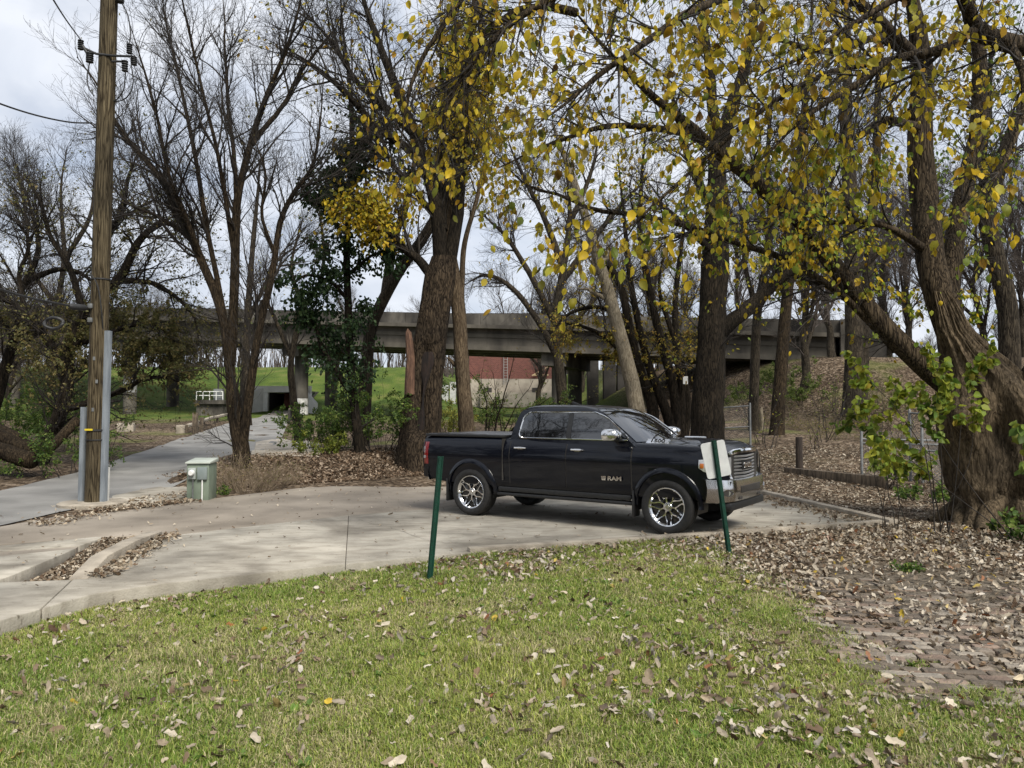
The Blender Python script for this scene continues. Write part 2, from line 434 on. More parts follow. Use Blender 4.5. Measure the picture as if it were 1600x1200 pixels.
# ------------------------------------------------------------------ paving
def slab(name, poly, z0, z1, m, bevel=.015, kind='structure'):
    b = MB(); b.prism(poly, z0, z1); o = b.build(name, m, bevel=bevel)
    return tag(o, kind=kind)
seam = [G(px, py, 0)[:2] for px, py in ((265, 837), (400, 821), (545, 805), (700, 793), (860, 780), (1040, 762))]
def pad_material():
    m = mat('pad_concrete', (.215, .197, .165), (.47, .435, .37), .9, 1.1, (1, 1, 1), .3, 40, c3=(.36, .333, .282), lo=.28, hi=.70, detail=12)
    nt = m.node_tree; N = nt.nodes; K = nt.links.new; bs = N['Principled BSDF']
    src = bs.inputs['Base Color'].links[0].from_socket
    tc = N.new('ShaderNodeTexCoord')
    # broom marks and grime streaks
    mp = N.new('ShaderNodeMapping'); mp.inputs['Rotation'].default_value = (0, 0, -.42); mp.inputs['Scale'].default_value = (1.6, 3.6, 1)
    K(tc.outputs['Object'], mp.inputs[0])
    n = N.new('ShaderNodeTexNoise'); n.inputs['Scale'].default_value = 1.6; n.inputs['Detail'].default_value = 10; K(mp.outputs[0], n.inputs[0])
    r = N.new('ShaderNodeValToRGB'); r.color_ramp.elements[0].position = .3; r.color_ramp.elements[0].color = (.62, .60, .57, 1); r.color_ramp.elements[1].position = .55; r.color_ramp.elements[1].color = (1, 1, 1, 1)
    K(n.outputs[0], r.inputs[0])
    x = N.new('ShaderNodeMix'); x.data_type = 'RGBA'; x.blend_type = 'MULTIPLY'; x.inputs[0].default_value = .8
    K(src, x.inputs[6]); K(r.outputs[0], x.inputs[7])
    # dark specks of dirt
    v = N.new('ShaderNodeTexNoise'); v.inputs['Scale'].default_value = 7; v.inputs['Detail'].default_value = 4; K(mp.outputs[0], v.inputs[0])
    r2 = N.new('ShaderNodeValToRGB'); r2.color_ramp.elements[0].position = .27; r2.color_ramp.elements[0].color = (.35, .32, .28, 1); r2.color_ramp.elements[1].position = .36; r2.color_ramp.elements[1].color = (1, 1, 1, 1)
    K(v.outputs[0], r2.inputs[0])
    y = N.new('ShaderNodeMix'); y.data_type = 'RGBA'; y.blend_type = 'MULTIPLY'; y.inputs[0].default_value = .9
    K(x.outputs[2], y.inputs[6]); K(r2.outputs[0], y.inputs[7])
    st = N.new('ShaderNodeTexNoise'); st.inputs['Scale'].default_value = .55; st.inputs['Detail'].default_value = 9; st.inputs['Distortion'].default_value = 1.2; K(tc.outputs['Object'], st.inputs[0])
    r3 = N.new('ShaderNodeValToRGB'); r3.color_ramp.elements[0].position = .34; r3.color_ramp.elements[0].color = (.58, .555, .52, 1); r3.color_ramp.elements[1].position = .56; r3.color_ramp.elements[1].color = (1.06, 1.05, 1.03, 1); K(st.outputs[0], r3.inputs[0])
    w_ = N.new('ShaderNodeMix'); w_.data_type = 'RGBA'; w_.blend_type = 'MULTIPLY'; w_.inputs[0].default_value = .85
    K(y.outputs[2], w_.inputs[6]); K(r3.outputs[0], w_.inputs[7]); K(w_.outputs[2], bs.inputs['Base Color'])
    return m
M_PAD = pad_material()
joint = G(545, 805, 0)[:2]; jf = front_w[6]
gap = (seam[2] - jf) / np.linalg.norm(seam[2] - jf)
apron = [G(px, py, 0)[:2] for px, py in ((-60, 985), (-60, 930), (0, 907), (112, 905))]
slab('concrete_pad', [front_w[1], front_w[2], front_w[3], front_w[4], front_w[5], jf - np.array((.004, 0)), seam[2] - np.array((.004, 0)), seam[1], seam[0], G(115, 904, 0)[:2]], -.25, 0, M_PAD)
slab('concrete_pad', [jf, front_w[7], front_w[8], corner_w, back2_w, seam[5], seam[4], seam[3], seam[2]], -.25, 0, M_PAD)
slab('pavement', [front_w[0], front_w[1] - np.array((.015, 0)), G(112, 905, 0)[:2], G(0, 909, 0)[:2], G(-160, 935, 0)[:2]], -.25, -.004, M_PAD)
# drive lane behind the pad, joining the road on the left
drive_px_near = [(-120, 868), (0, 850), (60, 845), (160, 838), (240, 834)]
drive_near = [G(px, py, 0)[:2] for px, py in drive_px_near] + [s + np.array((-.004, .02)) for s in seam]
drive_far = [G(px, py, 0)[:2] for px, py in ((820, 738), (660, 748), (560, 753), (450, 764), (350, 776), (260, 789), (170, 800), (90, 806), (0, 822), (-120, 840))]
slab('driveway', drive_near + drive_far, -.22, -.006, M_DRIVE)
# pavement strips left of the island
slab('pavement', [G(px, py, 0)[:2] for px, py in ((-160, 880), (0, 852), (150, 838.5), (165, 838), (125, 852), (0, 861), (-160, 890))], -.2, -.003, M_PAD)
slab('road_patch', [G(px, py, 0)[:2] for px, py in ((-160, 889), (0, 861.5), (122, 853), (118, 856), (0, 868), (-160, 899))], -.2, -.010, M_DRIVE, 0)
slab('pavement', [G(px, py, 0)[:2] for px, py in ((-160, 901), (0, 868.5), (118, 856.5), (20, 898), (0, 905), (-160, 928))], -.2, -.002, M_PAD)
# road going back to the tunnel: strip following the ground
left_px = [(-400, 850), (-200, 806), (0, 768), (130, 737), (240, 701), (290, 684), (330, 671), (368, 660), (405, 652.5), (418, 648)]
right_px = [(-400, 905), (-200, 868), (0, 823), (100, 800), (200, 782), (300, 745), (400, 706), (440, 686), (449, 664), (446, 651)]
def strip(name, A, B, m, k=10, lift=.02, seg=8):
    A = np.array([G(*p)[:2] for p in A]); B = np.array([G(*p)[:2] for p in B])
    u = np.linspace(0, len(A) - 1, (len(A) - 1) * seg + 1)
    f = lambda P: np.stack([np.interp(u, np.arange(len(P)), P[:, c]) for c in (0, 1)], -1)
    A, B = f(A), f(B)
    t = np.linspace(0, 1, k)
    P = A[:, None] * (1 - t)[None, :, None] + B[:, None] * t[None, :, None]
    Z = tz(P[..., 0], P[..., 1]) + lift
    V = np.concatenate([P, Z[..., None]], -1)
    i = np.arange(V.shape[0] * k).reshape(-1, k)
    q = np.stack([i[:-1, :-1], i[:-1, 1:], i[1:, 1:], i[1:, :-1]], -1).reshape(-1, 4)
    return tag(npmesh(name, V, [q], m), kind='structure')
strip('road', left_px, right_px, M_ASPH)
strip('side_road', [(400, 692), (440, 686), (500, 694)], [(392, 712), (440, 714), (500, 716)], M_CONC, lift=.03)
strip('path', [(418, 647.5), (425, 645), (428, 642)], [(446, 650.5), (455, 646), (458, 642)], M_CONC, lift=.05)
# concrete apron round the pole and the cabinet
slab('pavement', [G(px, py, 0)[:2] for px, py in ((172, 790), (175, 777), (230, 765), (290, 757), (296, 776), (262, 785), (200, 790))], -.15, .035, M_PAD, .02)

cm = MB(); cr_ = random.Random(9)
for (x0_, y0_), (x1_, y1_) in (((200, 812), (470, 782)), ((560, 812), (690, 850))):
    p0_, p1_ = G(x0_, y0_, 0)[:2], G(x1_, y1_, 0)[:2]; n_c = 26; dd = norm(p1_ - p0_); nn = np.array((-dd[1], dd[0])); wob = 0; L_, R_ = [], []
    for k in np.linspace(0, 1, n_c):
        wob += cr_.gauss(0, .022); p_ = p0_ * (1 - k) + p1_ * k + nn * wob; w_c = cr_.uniform(.001, .0035); L_.append(p_ + nn * w_c); R_.append(p_ - nn * w_c)
    cm.add([(*p_, .004) for p_ in L_] + [(*p_, .004) for p_ in R_], [(i, i + 1, n_c + i + 1, n_c + i) for i in range(n_c - 1)])
tag(cm.build('pavement_cracks', mat('crack_dirt', (.045, .038, .03), (.10, .085, .065), .95, 8)), kind='structure')
# ------------------------------------------------------------------ kerbs
def kerb(label, pts, w, h, m=M_CONC2, z=0.0, name='concrete_kerb'):
    """pts: centre line; mitred bar"""
    P = np.array(pts); 
    L_, R_ = [], []
    for i in range(len(P)):
        d = norm(P[min(i + 1, len(P) - 1)] - P[max(i - 1, 0)]); n = np.array((-d[1], d[0]))
        L_.append(P[i] + n * w / 2); R_.append(P[i] - n * w / 2)
    b = MB(); b.prism(L_ + R_[::-1], z - .2, z + h)
    o = b.build(name, m, bevel=.018)
    return tag(o, label, 'kerb')
k0, k1, k2 = G(243, 836, 0)[:2], G(155, 884, 0)[:2], G(122, 905, 0)[:2]
b = MB()
d = norm(k2 - k0); n_ = np.array((-d[1], d[0])) * .1
ks = [k0, k0 + (k1 - k0) * .5, k1, k2]; zt = [.06, .12, .12, .012]
V = []
for p, z in zip(ks, zt):
    V += [(*(p - n_), -.2), (*(p + n_), -.2), (*(p + n_), z), (*(p - n_), z)]
Fs = [(0, 1, 2, 3), (12, 15, 14, 13)]
for i in range(3):
    for j in range(4):
        Fs.append((i * 4 + j, i * 4 + (j + 1) % 4, i * 4 + 4 + (j + 1) % 4, i * 4 + 4 + j))
b.add(V, Fs)
tag(b.build('concrete_kerb', M_CONC2, bevel=.02), 'short concrete kerb with a sloping end beside the leafy island', 'kerb')
fr_dir = norm(corner_w - front_w[8])
off = np.array((-fr_dir[1], fr_dir[0])) * .08
kerb('long low concrete kerb along the lawn edge of the parking pad', [front_w[7] + off + fr_dir * .3, front_w[8] + off, corner_w + off * .9 - fr_dir * .02], .14, .055)
kerb('concrete kerb running back from the pad corner in front of the truck', [corner_w - dirv * .14 + np.array((-.02, 0)), back2_w], .17, .085, z=.0)
q0, q1 = G(1228, 738), G(1385, 763)
kerb('old weathered timber edging behind the pad near the dark bollard', [q0[:2], q1[:2]], .16, .12, M_WOOD, z=float(q0[2]) + .02, name='timber_edging')

# ------------------------------------------------------------------ brick path
def path_brick():
    m = mat('path_brick', (.7, .7, .7), (1.1, 1.08, 1.05), .9, 9, bump=.7, bscale=35, detail=9); nt = m.node_tree; N = nt.nodes; K = nt.links.new; bs = N['Principled BSDF']
    src = bs.inputs['Base Color'].links[0].from_socket; g = N.new('ShaderNodeNewGeometry'); r = N.new('ShaderNodeValToRGB'); r.color_ramp.interpolation = 'CONSTANT'; el = r.color_ramp.elements
    el[0].position = 0; el[0].color = (.13, .105, .08, 1); el[1].position = .3; el[1].color = (.21, .175, .14, 1)
    for p_, c_ in ((.5, (.29, .255, .21)), (.68, (.18, .13, .10)), (.8, (.24, .18, .14)), (.9, (.10, .08, .062))):
        q_ = el.new(p_); q_.color = (*c_, 1)
    x = N.new('ShaderNodeMix'); x.data_type = 'RGBA'; x.blend_type = 'MULTIPLY'; x.inputs[0].default_value = 1
    K(g.outputs['Random Per Island'], r.inputs[0]); K(r.outputs[0], x.inputs[6]); K(src, x.inputs[7]); K(x.outputs[2], bs.inputs['Base Color'])
    return m
bmat = path_brick()
bb = MB()
pr = random.Random(4)
o_ = G(1585, 1085, -.03)[:2]
ax = norm(np.array((.985, -.16))); ay = np.array((-ax[1], ax[0])) 
for r in range(34):
    for c in range(-4, 11):
        p = o_ + ax * (c * .215 + (r % 2) * .107 - r * .008) + ay * (r * .112 - .25)
        if pr.random() < .04 + .018 * r + .05 * max(0, c - 6): continue
        z = float(tz(p[0], p[1])) + .030 + pr.uniform(-.004, .004) - .0009 * r
        bb.box((p[0], p[1], z - .02), (.200 + pr.uniform(-.008, .003), .098, .06), rz=math.atan2(ax[1], ax[0]) + pr.uniform(-.03, .03), rx=pr.uniform(-.012, .012), ry=pr.uniform(-.015, .015))
tag(bb.build('brick_path', bmat, bevel=.012), kind='structure')

# ------------------------------------------------------------------ leaves as meshes
LEAF8 = np.array([(0, 0, 0), (.33, 0, -.05), (.66, 0, -.04), (1, 0, -.02), (.25, .30, .05), (.62, .29, .06), (.25, -.30, .05), (.62, -.29, .06)])
L8T = np.array([(0, 1, 4), (2, 3, 5), (0, 6, 1), (2, 7, 3)]); L8Q = np.array([(1, 2, 5, 4), (1, 6, 7, 2)])
LEAF4 = np.array([(0, 0, 0), (.45, .3, .06), (1, 0, 0), (.45, -.3, .06)]); L4T = np.array([(0, 2, 1), (0, 3, 2)])
def leaf_arrays(C, fwd, nrm, size, wid, col, curl=None, small=False):
    T = LEAF4 if small else LEAF8
    n = len(C); fwd = norm(fwd); nrm = norm(nrm - (nrm * fwd).sum(-1, keepdims=True) * fwd); bi = np.cross(nrm, fwd)
    X = np.broadcast_to(T[None, :, 0], (n, len(T))); Yl = T[None, :, 1] * wid[:, None]; Z = np.broadcast_to(T[None, :, 2], (n, len(T)))
    if curl is not None:
        Z = Z + curl[:, None] * (Yl ** 2 * 2.2 + (X - .5) ** 2 * .8)
    V = C[:, None] + size[:, None, None] * (X[..., None] * fwd[:, None] + Yl[..., None] * bi[:, None] + Z[..., None] * nrm[:, None])
    k = len(T); base = (np.arange(n) * k)[:, None, None]
    if small: fs = [(L4T[None] + base).reshape(-1, 3)]
    else: fs = [(L8T[None] + base).reshape(-1, 3), (L8Q[None] + base).reshape(-1, 4)]
    return V.reshape(-1, 3), fs, np.repeat(col, k, 0)
def palette(n, stops, rg, jit=.15):
    """random colours between listed colours"""
    S = np.array([s[1] for s in stops], float); w = np.array([s[0] for s in stops], float); w /= w.sum()
    i = rg.choice(len(S), n, p=w); j = rg.choice(len(S), n, p=w); t = rg.random((n, 1)) * .5
    return np.clip((S[i] * (1 - t) + S[j] * t) * (1 + jit * rg.standard_normal((n, 1))), .004, .8)
def rvec(n, rg):
    return norm(rg.standard_normal((n, 3)))

# ------------------------------------------------------------------ grass blades on the lawn
def blades(N, xr, yr, seed, hmul=1.0):
    rg = np.random.default_rng(seed)
    x = rg.uniform(*xr, N); y = rg.uniform(*yr, N)
    m = lawn_mask(x, y)
    bald = sm(.62, .72, n2(x, y, .9, 44, 3))
    keep = (rg.random(N) < np.minimum(1, (4.6 / y) ** 1.15)) & (rg.random(N) < m * (1 - .55 * bald)) & (y < front_y(x) - .01)
    x, y, m = x[keep], y[keep], m[keep]; n = len(x)
    z = tz(x, y) - .004
    lush = n2(x, y, .8, 12, 4)
    h = (.022 + .034 * rg.random(n) + .045 * sm(.5, .75, lush) * rg.random(n) + .05 * sm(.60, .78, n2(x, y, 2.6, 15, 3)) * rg.random(n)) * hmul * (.6 + .4 * m)
    wd = .0015 + .0012 * rg.random(n) + .00022 * y
    az = rg.uniform(0, 2 * np.pi, n); lean = rg.uniform(.15, 1.0, n)
    dx, dy = np.cos(az) * lean, np.sin(az) * lean
    a2 = az + rg.uniform(-.9, .9, n) + np.pi / 2; sx, sy = np.cos(a2), np.sin(a2)
    B = np.stack([x, y, z], -1); S = np.stack([sx, sy, 0 * x], -1) * wd[:, None]
    Mid = B + np.stack([dx * h * .4, dy * h * .4, h * .62], -1); Tip = B + np.stack([dx * h * 1.1, dy * h * 1.1, h * (1.1 - .45 * lean)], -1)
    V = np.stack([B - S, B + S, Mid + S * .75, Mid - S * .75, Tip], 1).reshape(-1, 3)
    b0 = (np.arange(n) * 5)[:, None]
    q = b0 + np.array([[0, 1, 2, 3]]); t = b0 + np.array([[3, 2, 4]])
    g = np.array((.14, .235, .034)); yl = np.array((.38, .395, .095)); st = np.array((.52, .46, .25))
    u = np.clip(rg.normal(.45, .3, n) + .9 * (n2(x, y, .55, 77, 3) - .5), 0, 1)[:, None]
    c = g * (1 - u) + yl * u
    dry = (rg.random(n) < .19 + .36 * sm(.46, .72, n2(x, y, 1.6, 91, 4)))[:, None]
    c = np.where(dry, st * rg.uniform(.6, 1.1, (n, 1)), c) * rg.uniform(.6, 1.3, (n, 1))
    return V, q, t, np.repeat(c, 5, 0)
V, q, t, c = blades(2600000, (-8.5, 9.5), (2.4, 13.0), 3)
tag(npmesh('grass', V, [q, t], M_GRASS, col=c, smooth=True), kind='stuff')

rg = np.random.default_rng(55)
n = 1100; x = rg.uniform(-8, 6, n); y = rg.uniform(3, 11, n); k = (rg.random(n) < lawn_mask(x, y) * sm(.48, .62, n2(x, y, .7, 71, 3))) & (y < front_y(x) - .15); x, y = x[k], y[k]; n = len(x)
m8 = 9; X = np.repeat(x, m8) + .006 * rg.standard_normal(n * m8); Y = np.repeat(y, m8) + .006 * rg.standard_normal(n * m8); az = rg.uniform(0, 6.28, n * m8)
fw = np.stack([np.cos(az), np.sin(az), rg.uniform(.15, 1.1, n * m8)], -1)
V, fs, c = leaf_arrays(np.stack([X, Y, tz(X, Y) + .004], -1), fw, np.tile((0, 0, 1.), (n * m8, 1)) + .2 * rg.standard_normal((n * m8, 3)), rg.uniform(.03, .075, n * m8), rg.uniform(.5, 1.0, n * m8), palette(n * m8, [(3, (.085, .16, .025)), (2, (.13, .21, .035))], rg), rg.uniform(-.6, .6, n * m8))
tag(npmesh('lawn_weeds', V, fs, M_GRASS, col=c), kind='stuff')

# ------------------------------------------------------------------ fallen leaves
DRYP = [(3, (.27, .215, .15)), (2.6, (.40, .345, .265)), (2.4, (.17, .115, .07)), (1.1, (.44, .39, .315)), (2, (.09, .055, .032))]
def fallen(x, y, rg, smin, smax, pal, zoff=.01, flat=.55):
    n = len(x); z = tz(x, y) + zoff + rg.random(n) * .018
    C = np.stack([x, y, z], -1); K_ = 11
    nr = norm(np.array((0, 0, 1.0)) + flat * rg.standard_normal((n, 3))); fw = rvec(n, rg); fw = norm(fw - (fw * nr).sum(-1, keepdims=True) * nr); bi = np.cross(nr, fw)
    s = rg.uniform(smin, smax, n) * rg.uniform(.7, 1.25, n)
    a = (np.arange(K_) + .15 * rg.standard_normal((n, K_))) * 2 * np.pi / K_
    rr = (.36 + .13 * np.cos(2 * a) + .09 * np.abs(np.cos(2.5 * a + rg.uniform(0, 6, (n, 1))))) * rg.uniform(.87, 1.12, (n, K_))
    el = rg.uniform(.5, 1.0, (n, 1)); fold = rg.uniform(-.2, 1.1, (n, 1))
    lx = rr * np.cos(a); ly = rr * np.sin(a) * el; lz = fold * ly ** 2 * 2.2 + .07 * rg.standard_normal((n, K_)) + .25 * rg.uniform(-1, 1, (n, 1)) * lx * np.abs(lx)
    lx = np.concatenate([lx * .55, lx], 1); ly = np.concatenate([ly * .55, ly], 1); lz = np.concatenate([lz * .25 + .02 * rg.standard_normal((n, K_)), lz], 1)
    V = C[:, None] + s[:, None, None] * (lx[..., None] * fw[:, None] + ly[..., None] * bi[:, None] + lz[..., None] * nr[:, None])
    V = np.concatenate([C[:, None] - .03 * s[:, None, None] * nr[:, None], V], 1)
    k = 2 * K_ + 1; base = (np.arange(n) * k)[:, None, None]
    T = np.array([(0, 1 + i, 1 + (i + 1) % K_) for i in range(K_)]); Q = np.array([(1 + i, 1 + K_ + i, 1 + K_ + (i + 1) % K_, 1 + (i + 1) % K_) for i in range(K_)])
    col = palette(n, pal, rg); colv = np.repeat(col, k, 0) * rg.uniform(.82, 1.15, (n * k, 1))
    return V.reshape(-1, 3), [(T[None] + base).reshape(-1, 3), (Q[None] + base).reshape(-1, 4)], colv
def collect(parts):
    V, T3, Q4, C = [], [], [], []; b = 0
    for v, fs, c in parts:
        V.append(v); C.append(c)
        for f in fs: (T3 if f.shape[1] == 3 else Q4).append(f + b)
        b += len(v)
    return np.concatenate(V), [np.concatenate(a) for a in (T3, Q4) if a], np.concatenate(C)
rg = np.random.default_rng(11)
parts = []
# on the lawn, in drifts
x = rg.uniform(-8, 8.5, 42000); y = rg.uniform(2.6, 12.6, 42000)
k = (y < front_y(x) - .03) & (rg.random(len(x)) < .13 + .9 * sm(.50, .70, n2(x, y, 1.0, 61, 4)) * (.35 + .4 * sm(-3, 2, x)) + .32 * sm(.5, 5.0, x - .1 * y) + .45 * sm(7.8, 10.8, y) * sm(-3, 1, x))
parts.append(fallen(x[k], y[k], rg, .025, .088, DRYP + [(2, (.43, .38, .30)), (.25, (.42, .30, .03)), (.25, (.22, .08, .03)), (1.0, (.47, .43, .37))], .036, .75))
# in the litter on the right, along and behind the pad
x = rg.uniform(1.5, 14, 90000); y = rg.uniform(3, 27, 90000)
xr = np.interp(y, [p[1] for p in LAWN_R][::-1], [p[0] for p in LAWN_R][::-1])
padpoly = [jf, front_w[7], front_w[8], corner_w, back2_w, seam[5], seam[3], seam[2]]
k = (x > xr - 1.2 + 1.2 * rg.standard_normal(len(x)) * .4) & ~inpoly(x, y, padpoly) & ~((y > 13) & (x < 4.2) & (y < 17)) & (rg.random(len(x)) < (.95 - .885 * path_mask(x, y)) * np.clip(11 / y, .5, 1))
parts.append(fallen(x[k], y[k], rg, .03, .09, DRYP, .006, .32))
# drift inside the far right corner of the pad and along kerbs
def along(p0, p1, n, spread, side=0, z=.012):
    t = rg.random(n)[:, None]; P = p0 * (1 - t) + p1 * t; dd = norm(p1 - p0); nn = np.array((-dd[1], dd[0]))
    P = P + nn * (np.abs(rg.standard_normal((n, 1))) * spread * side if side else rg.standard_normal((n, 1)) * spread)
    v, fs, c = fallen(P[:, 0], P[:, 1], rg, .05, .09, DRYP, 0, .5)
    off = np.repeat(np.maximum(z - tz(P[:, 0], P[:, 1]), 0) + rg.random(n) * .015, 23); v[:, 2] += off
    parts.append((v, fs, c))
along(corner_w + dirv * .2 - fr_dir * .15, corner_w + dirv * 5.5 - fr_dir * .15, 900, .30, 1)
along(front_w[8] , corner_w, 160, .18, 1)
along(front_w[3] + (0, -.05), front_w[7] + (0, -.05), 150, .10, -1, -.2)
kn = norm(k2 - k0)
along(k0 + np.array((.22, 0)), k2 + np.array((.2, .02)), 420, .10)
isl = [G(px, py, 0)[:2] for px, py in ((163, 839), (222, 838), (112, 904), (25, 903))]
t1 = rg.random((1500, 1)); t2 = rg.random((1500, 1))
P = (isl[0] * (1 - t1) + isl[1] * t1) * (1 - t2) + (isl[3] * (1 - t1) + isl[2] * t1) * t2
v, fs, c = fallen(P[:, 0], P[:, 1], rg, .035, .07, DRYP, .03, .5); parts.append((v, fs, c))
# bank behind the drive
n = 9000; u = rg.random(n); P = FE0 * (1 - u[:, None]) + FE1 * u[:, None] + (FE1 - FE0) * (rg.random((n, 1)) * .5 - .1); P = P + FN * (rg.random((n, 1)) ** 1.4 * 4.2 - .05)
parts.append(fallen(P[:, 0], P[:, 1], rg, .05, .12, [(3, (.11, .07, .042)), (2, (.2, .14, .09)), (2, (.34, .27, .2)), (2, (.06, .036, .02))], .008, .6))
# scattered on the pad, drive and beside the road
x = rg.uniform(-9, 5, 900); y = rg.uniform(8, 21, 900); k = y > front_y(x) + .1
v, fs, c = fallen(x[k], y[k], rg, .02, .07, DRYP, 0, .35); v[:, 2] += np.repeat(np.maximum(.012 - tz(x[k], y[k]), 0), 23); parts.append((v, fs, c))
for a_, b_, cnt in (((150, 800), (300, 783), 500), ((60, 822), (150, 803), 200), ((190, 788), (330, 768), 260)):
    along(G(*a_, 0)[:2], G(*b_, 0)[:2], cnt, .2, 0, .02)
V, fs, c = collect(parts)
tag(npmesh('fallen_leaves', V, fs, M_DRY, col=c, smooth=True), kind='stuff')
# ------------------------------------------------------------------ overpass bridge
M_BRC = mat('bridge_concrete', (.022, .019, .016), (.125, .112, .092), .9, .9, (1, 1, .5), .3, 8, c3=(.062, .055, .045), detail=12)
M_BRG = mat('bridge_girder', (.045, .039, .031), (.125, .110, .086), .85, .8, (1, 1, .4), detail=10)
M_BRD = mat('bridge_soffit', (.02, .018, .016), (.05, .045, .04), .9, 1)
RA = np.array((*at(1312, 500, 48)[:2], at(1312, 500, 48)[2]))
LB = at(420, 484, 61); LB = RA + (LB - RA) * 2.6
bdir = LB - RA; blen = np.linalg.norm(bdir[:2]); u2 = bdir[:2] / blen; slope = bdir[2] / blen
v2 = np.array((u2[1], -u2[0])); 
if v2[1] < 0: v2 = -v2
overpass = thing('overpass_bridge', 'long grey concrete overpass with stained parapet crossing behind the trees', 'bridge', (RA[0], RA[1], 0))
def bbox(b, s0, s1, v0, v1, z0, z1):
    V = []
    for s in (s0, s1):
        for v in (v0, v1):
            p = RA[:2] + u2 * s + v2 * v
            for z in (z0, z1): V.append((p[0], p[1], RA[2] + slope * s + z))
    b.add(V, [(0, 1, 3, 2), (4, 6, 7, 5), (0, 4, 5, 1), (2, 3, 7, 6), (0, 2, 6, 4), (1, 5, 7, 3)])
for v0 in (0, 9.6):
    b = MB(); k = 0.0
    while k < blen:
        bbox(b, k + .01, min(k + 5.98, blen), v0, v0 + .3, -.82, 0); k += 6.0
    b.build('parapet', M_BRC, overpass, world=True)
b = MB(); bbox(b, 0, blen, -.22, 10.1, -1.08, -.822); b.build('deck_slab', M_BRG, overpass, world=True)
for i, v0 in enumerate((.55, 3.3, 6.1, 8.9)):
    b = MB(); k = 0.0
    bbox(b, 0.2, blen, v0, v0 + .30, -1.42, -1.082)
    bbox(b, 0.2, blen, v0 - .18, v0 + .48, -1.70, -1.423); bbox(b, .2, blen, v0 - .10, v0 + .4, -2.25, -1.703); bbox(b, .2, blen, v0 - .24, v0 + .54, -2.62, -2.253)
    b.build('girder', M_BRG, overpass, world=True)
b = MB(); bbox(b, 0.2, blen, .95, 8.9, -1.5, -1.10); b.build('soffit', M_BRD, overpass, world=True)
# abutment at the right end
b = MB(); bbox(b, -2.6, -.02, -.3, 10.2, -5.2, .02); b.build('abutment', M_BRC, overpass, world=True)
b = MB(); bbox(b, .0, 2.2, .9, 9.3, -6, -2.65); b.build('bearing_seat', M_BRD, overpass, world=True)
def s_of(px):
    d = ray(px, 600)[:2]
    A = np.array([[d[0], -u2[0]], [d[1], -u2[1]]]); r = np.linalg.solve(A, RA[:2] + v2 * 4.8)
    return r[1]
def pier(s, vlist, r, capw, capname='pier_cap', m=M_BRC, square=False):
    for v in vlist:
        p = RA[:2] + u2 * s + v2 * v; zt = RA[2] + slope * s - 2.64; z0 = float(tz(p[0], p[1])) - .4
        b = MB()
        if square: b.box((p[0], p[1], (z0 + zt - .8) / 2), (r * 2, r * 2, zt - .8 - z0), rz=math.atan2(u2[1], u2[0]))
        else: b.lathe([(0.001, z0), (r, z0), (r, zt - .75), (.001, zt - .75)], 24, c=(p[0], p[1], 0))
        b.build('pier', m, overpass, world=True)
    b = MB()
    zc = RA[2] * 0
    V = []
    bbox(b, s - capw, s + capw, min(vlist) - 1.6, max(vlist) + 1.6, -3.55, -2.63)
    b.build(capname, m, overpass, world=True)
pier(s_of(494), [2.6, 7.2], .55, .75)
pier(s_of(886), [2.4, 7.4], .55, .9)
pier(s_of(238), [2.2, 7.4], .55, .75)
pier(s_of(60), [2.2, 7.4], .55, .75)
pier(s_of(-200), [2.2, 7.4], .55, .75)
# graffiti cover patch on the pier
p = RA[:2] + u2 * s_of(494) + v2 * 2.6; z0 = float(tz(p[0], p[1]))
b = MB(); b.lathe([(.556, z0 + .05), (.556, z0 + 1.35)], 28, c=(p[0], p[1], 0))
b.build('paint_patch', mat('patch_white', (.36, .35, .33), (.62, .61, .59), .8, 2.5, lo=.42, hi=.58), overpass, world=True)
p = RA[:2] + u2 * s_of(238) + v2 * 2.2; z0 = float(tz(p[0], p[1]))
b = MB(); b.lathe([(.556, z0 + 1.9), (.556, z0 + 3.1)], 28, c=(p[0], p[1], 0))
b.build('paint_patch', mat('patch_grey', (.25, .25, .25), (.36, .36, .36), .8, 2.5), overpass, world=True)
# second bridge's pile bent beyond, the shade on it put into a dark colour
trest = thing('railway_trestle', 'dark trestle legs with shade in their colour standing under the overpass behind the truck cab', 'trestle', at(945, 600, 66))
for px, w in ((926, 17), (952, 19), (971, 14), (990, 14), (1012, 14), (1034, 13)):
    p = at(px, 600, 66); z0 = float(tz(p[0], p[1])) - .3; wm = w * 66 / 1200
    b = MB(); b.box((p[0], p[1], (z0 + 6.2) / 2), (wm, .9, 6.2 - z0)); b.build('pile', M_BRD, trest, world=True)
b = MB(); pa, pb = at(905, 600, 66), at(1055, 600, 66)
b.box(((pa[0] + pb[0]) / 2, pa[1], 6.42), (pb[0] - pa[0], 1.2, .42)); b.build('cap_beam', M_BRD, trest, world=True)

# ------------------------------------------------------------------ brick warehouse
def brick_material():
    m = bpy.data.materials.new('red_brick'); m.use_nodes = True; nt = m.node_tree; N = nt.nodes; K = nt.links.new; bs = N['Principled BSDF']; bs.inputs['Roughness'].default_value = .9
    tc = N.new('ShaderNodeTexCoord'); mp = N.new('ShaderNodeMapping'); mp.inputs['Rotation'].default_value = (math.pi / 2, 0, 0)
    br = N.new('ShaderNodeTexBrick'); br.inputs['Color1'].default_value = (.17, .062, .048, 1); br.inputs['Color2'].default_value = (.115, .042, .034, 1); br.inputs['Mortar'].default_value = (.22, .12, .1, 1)
    br.inputs['Scale'].default_value = 2.2; br.inputs['Mortar Size'].default_value = .012
    K(tc.outputs['Object'], mp.inputs[0]); K(mp.outputs[0], br.inputs[0]); K(br.outputs[0], bs.inputs['Base Color'])
    return m
M_BRICK = brick_material()
yb = 84.0
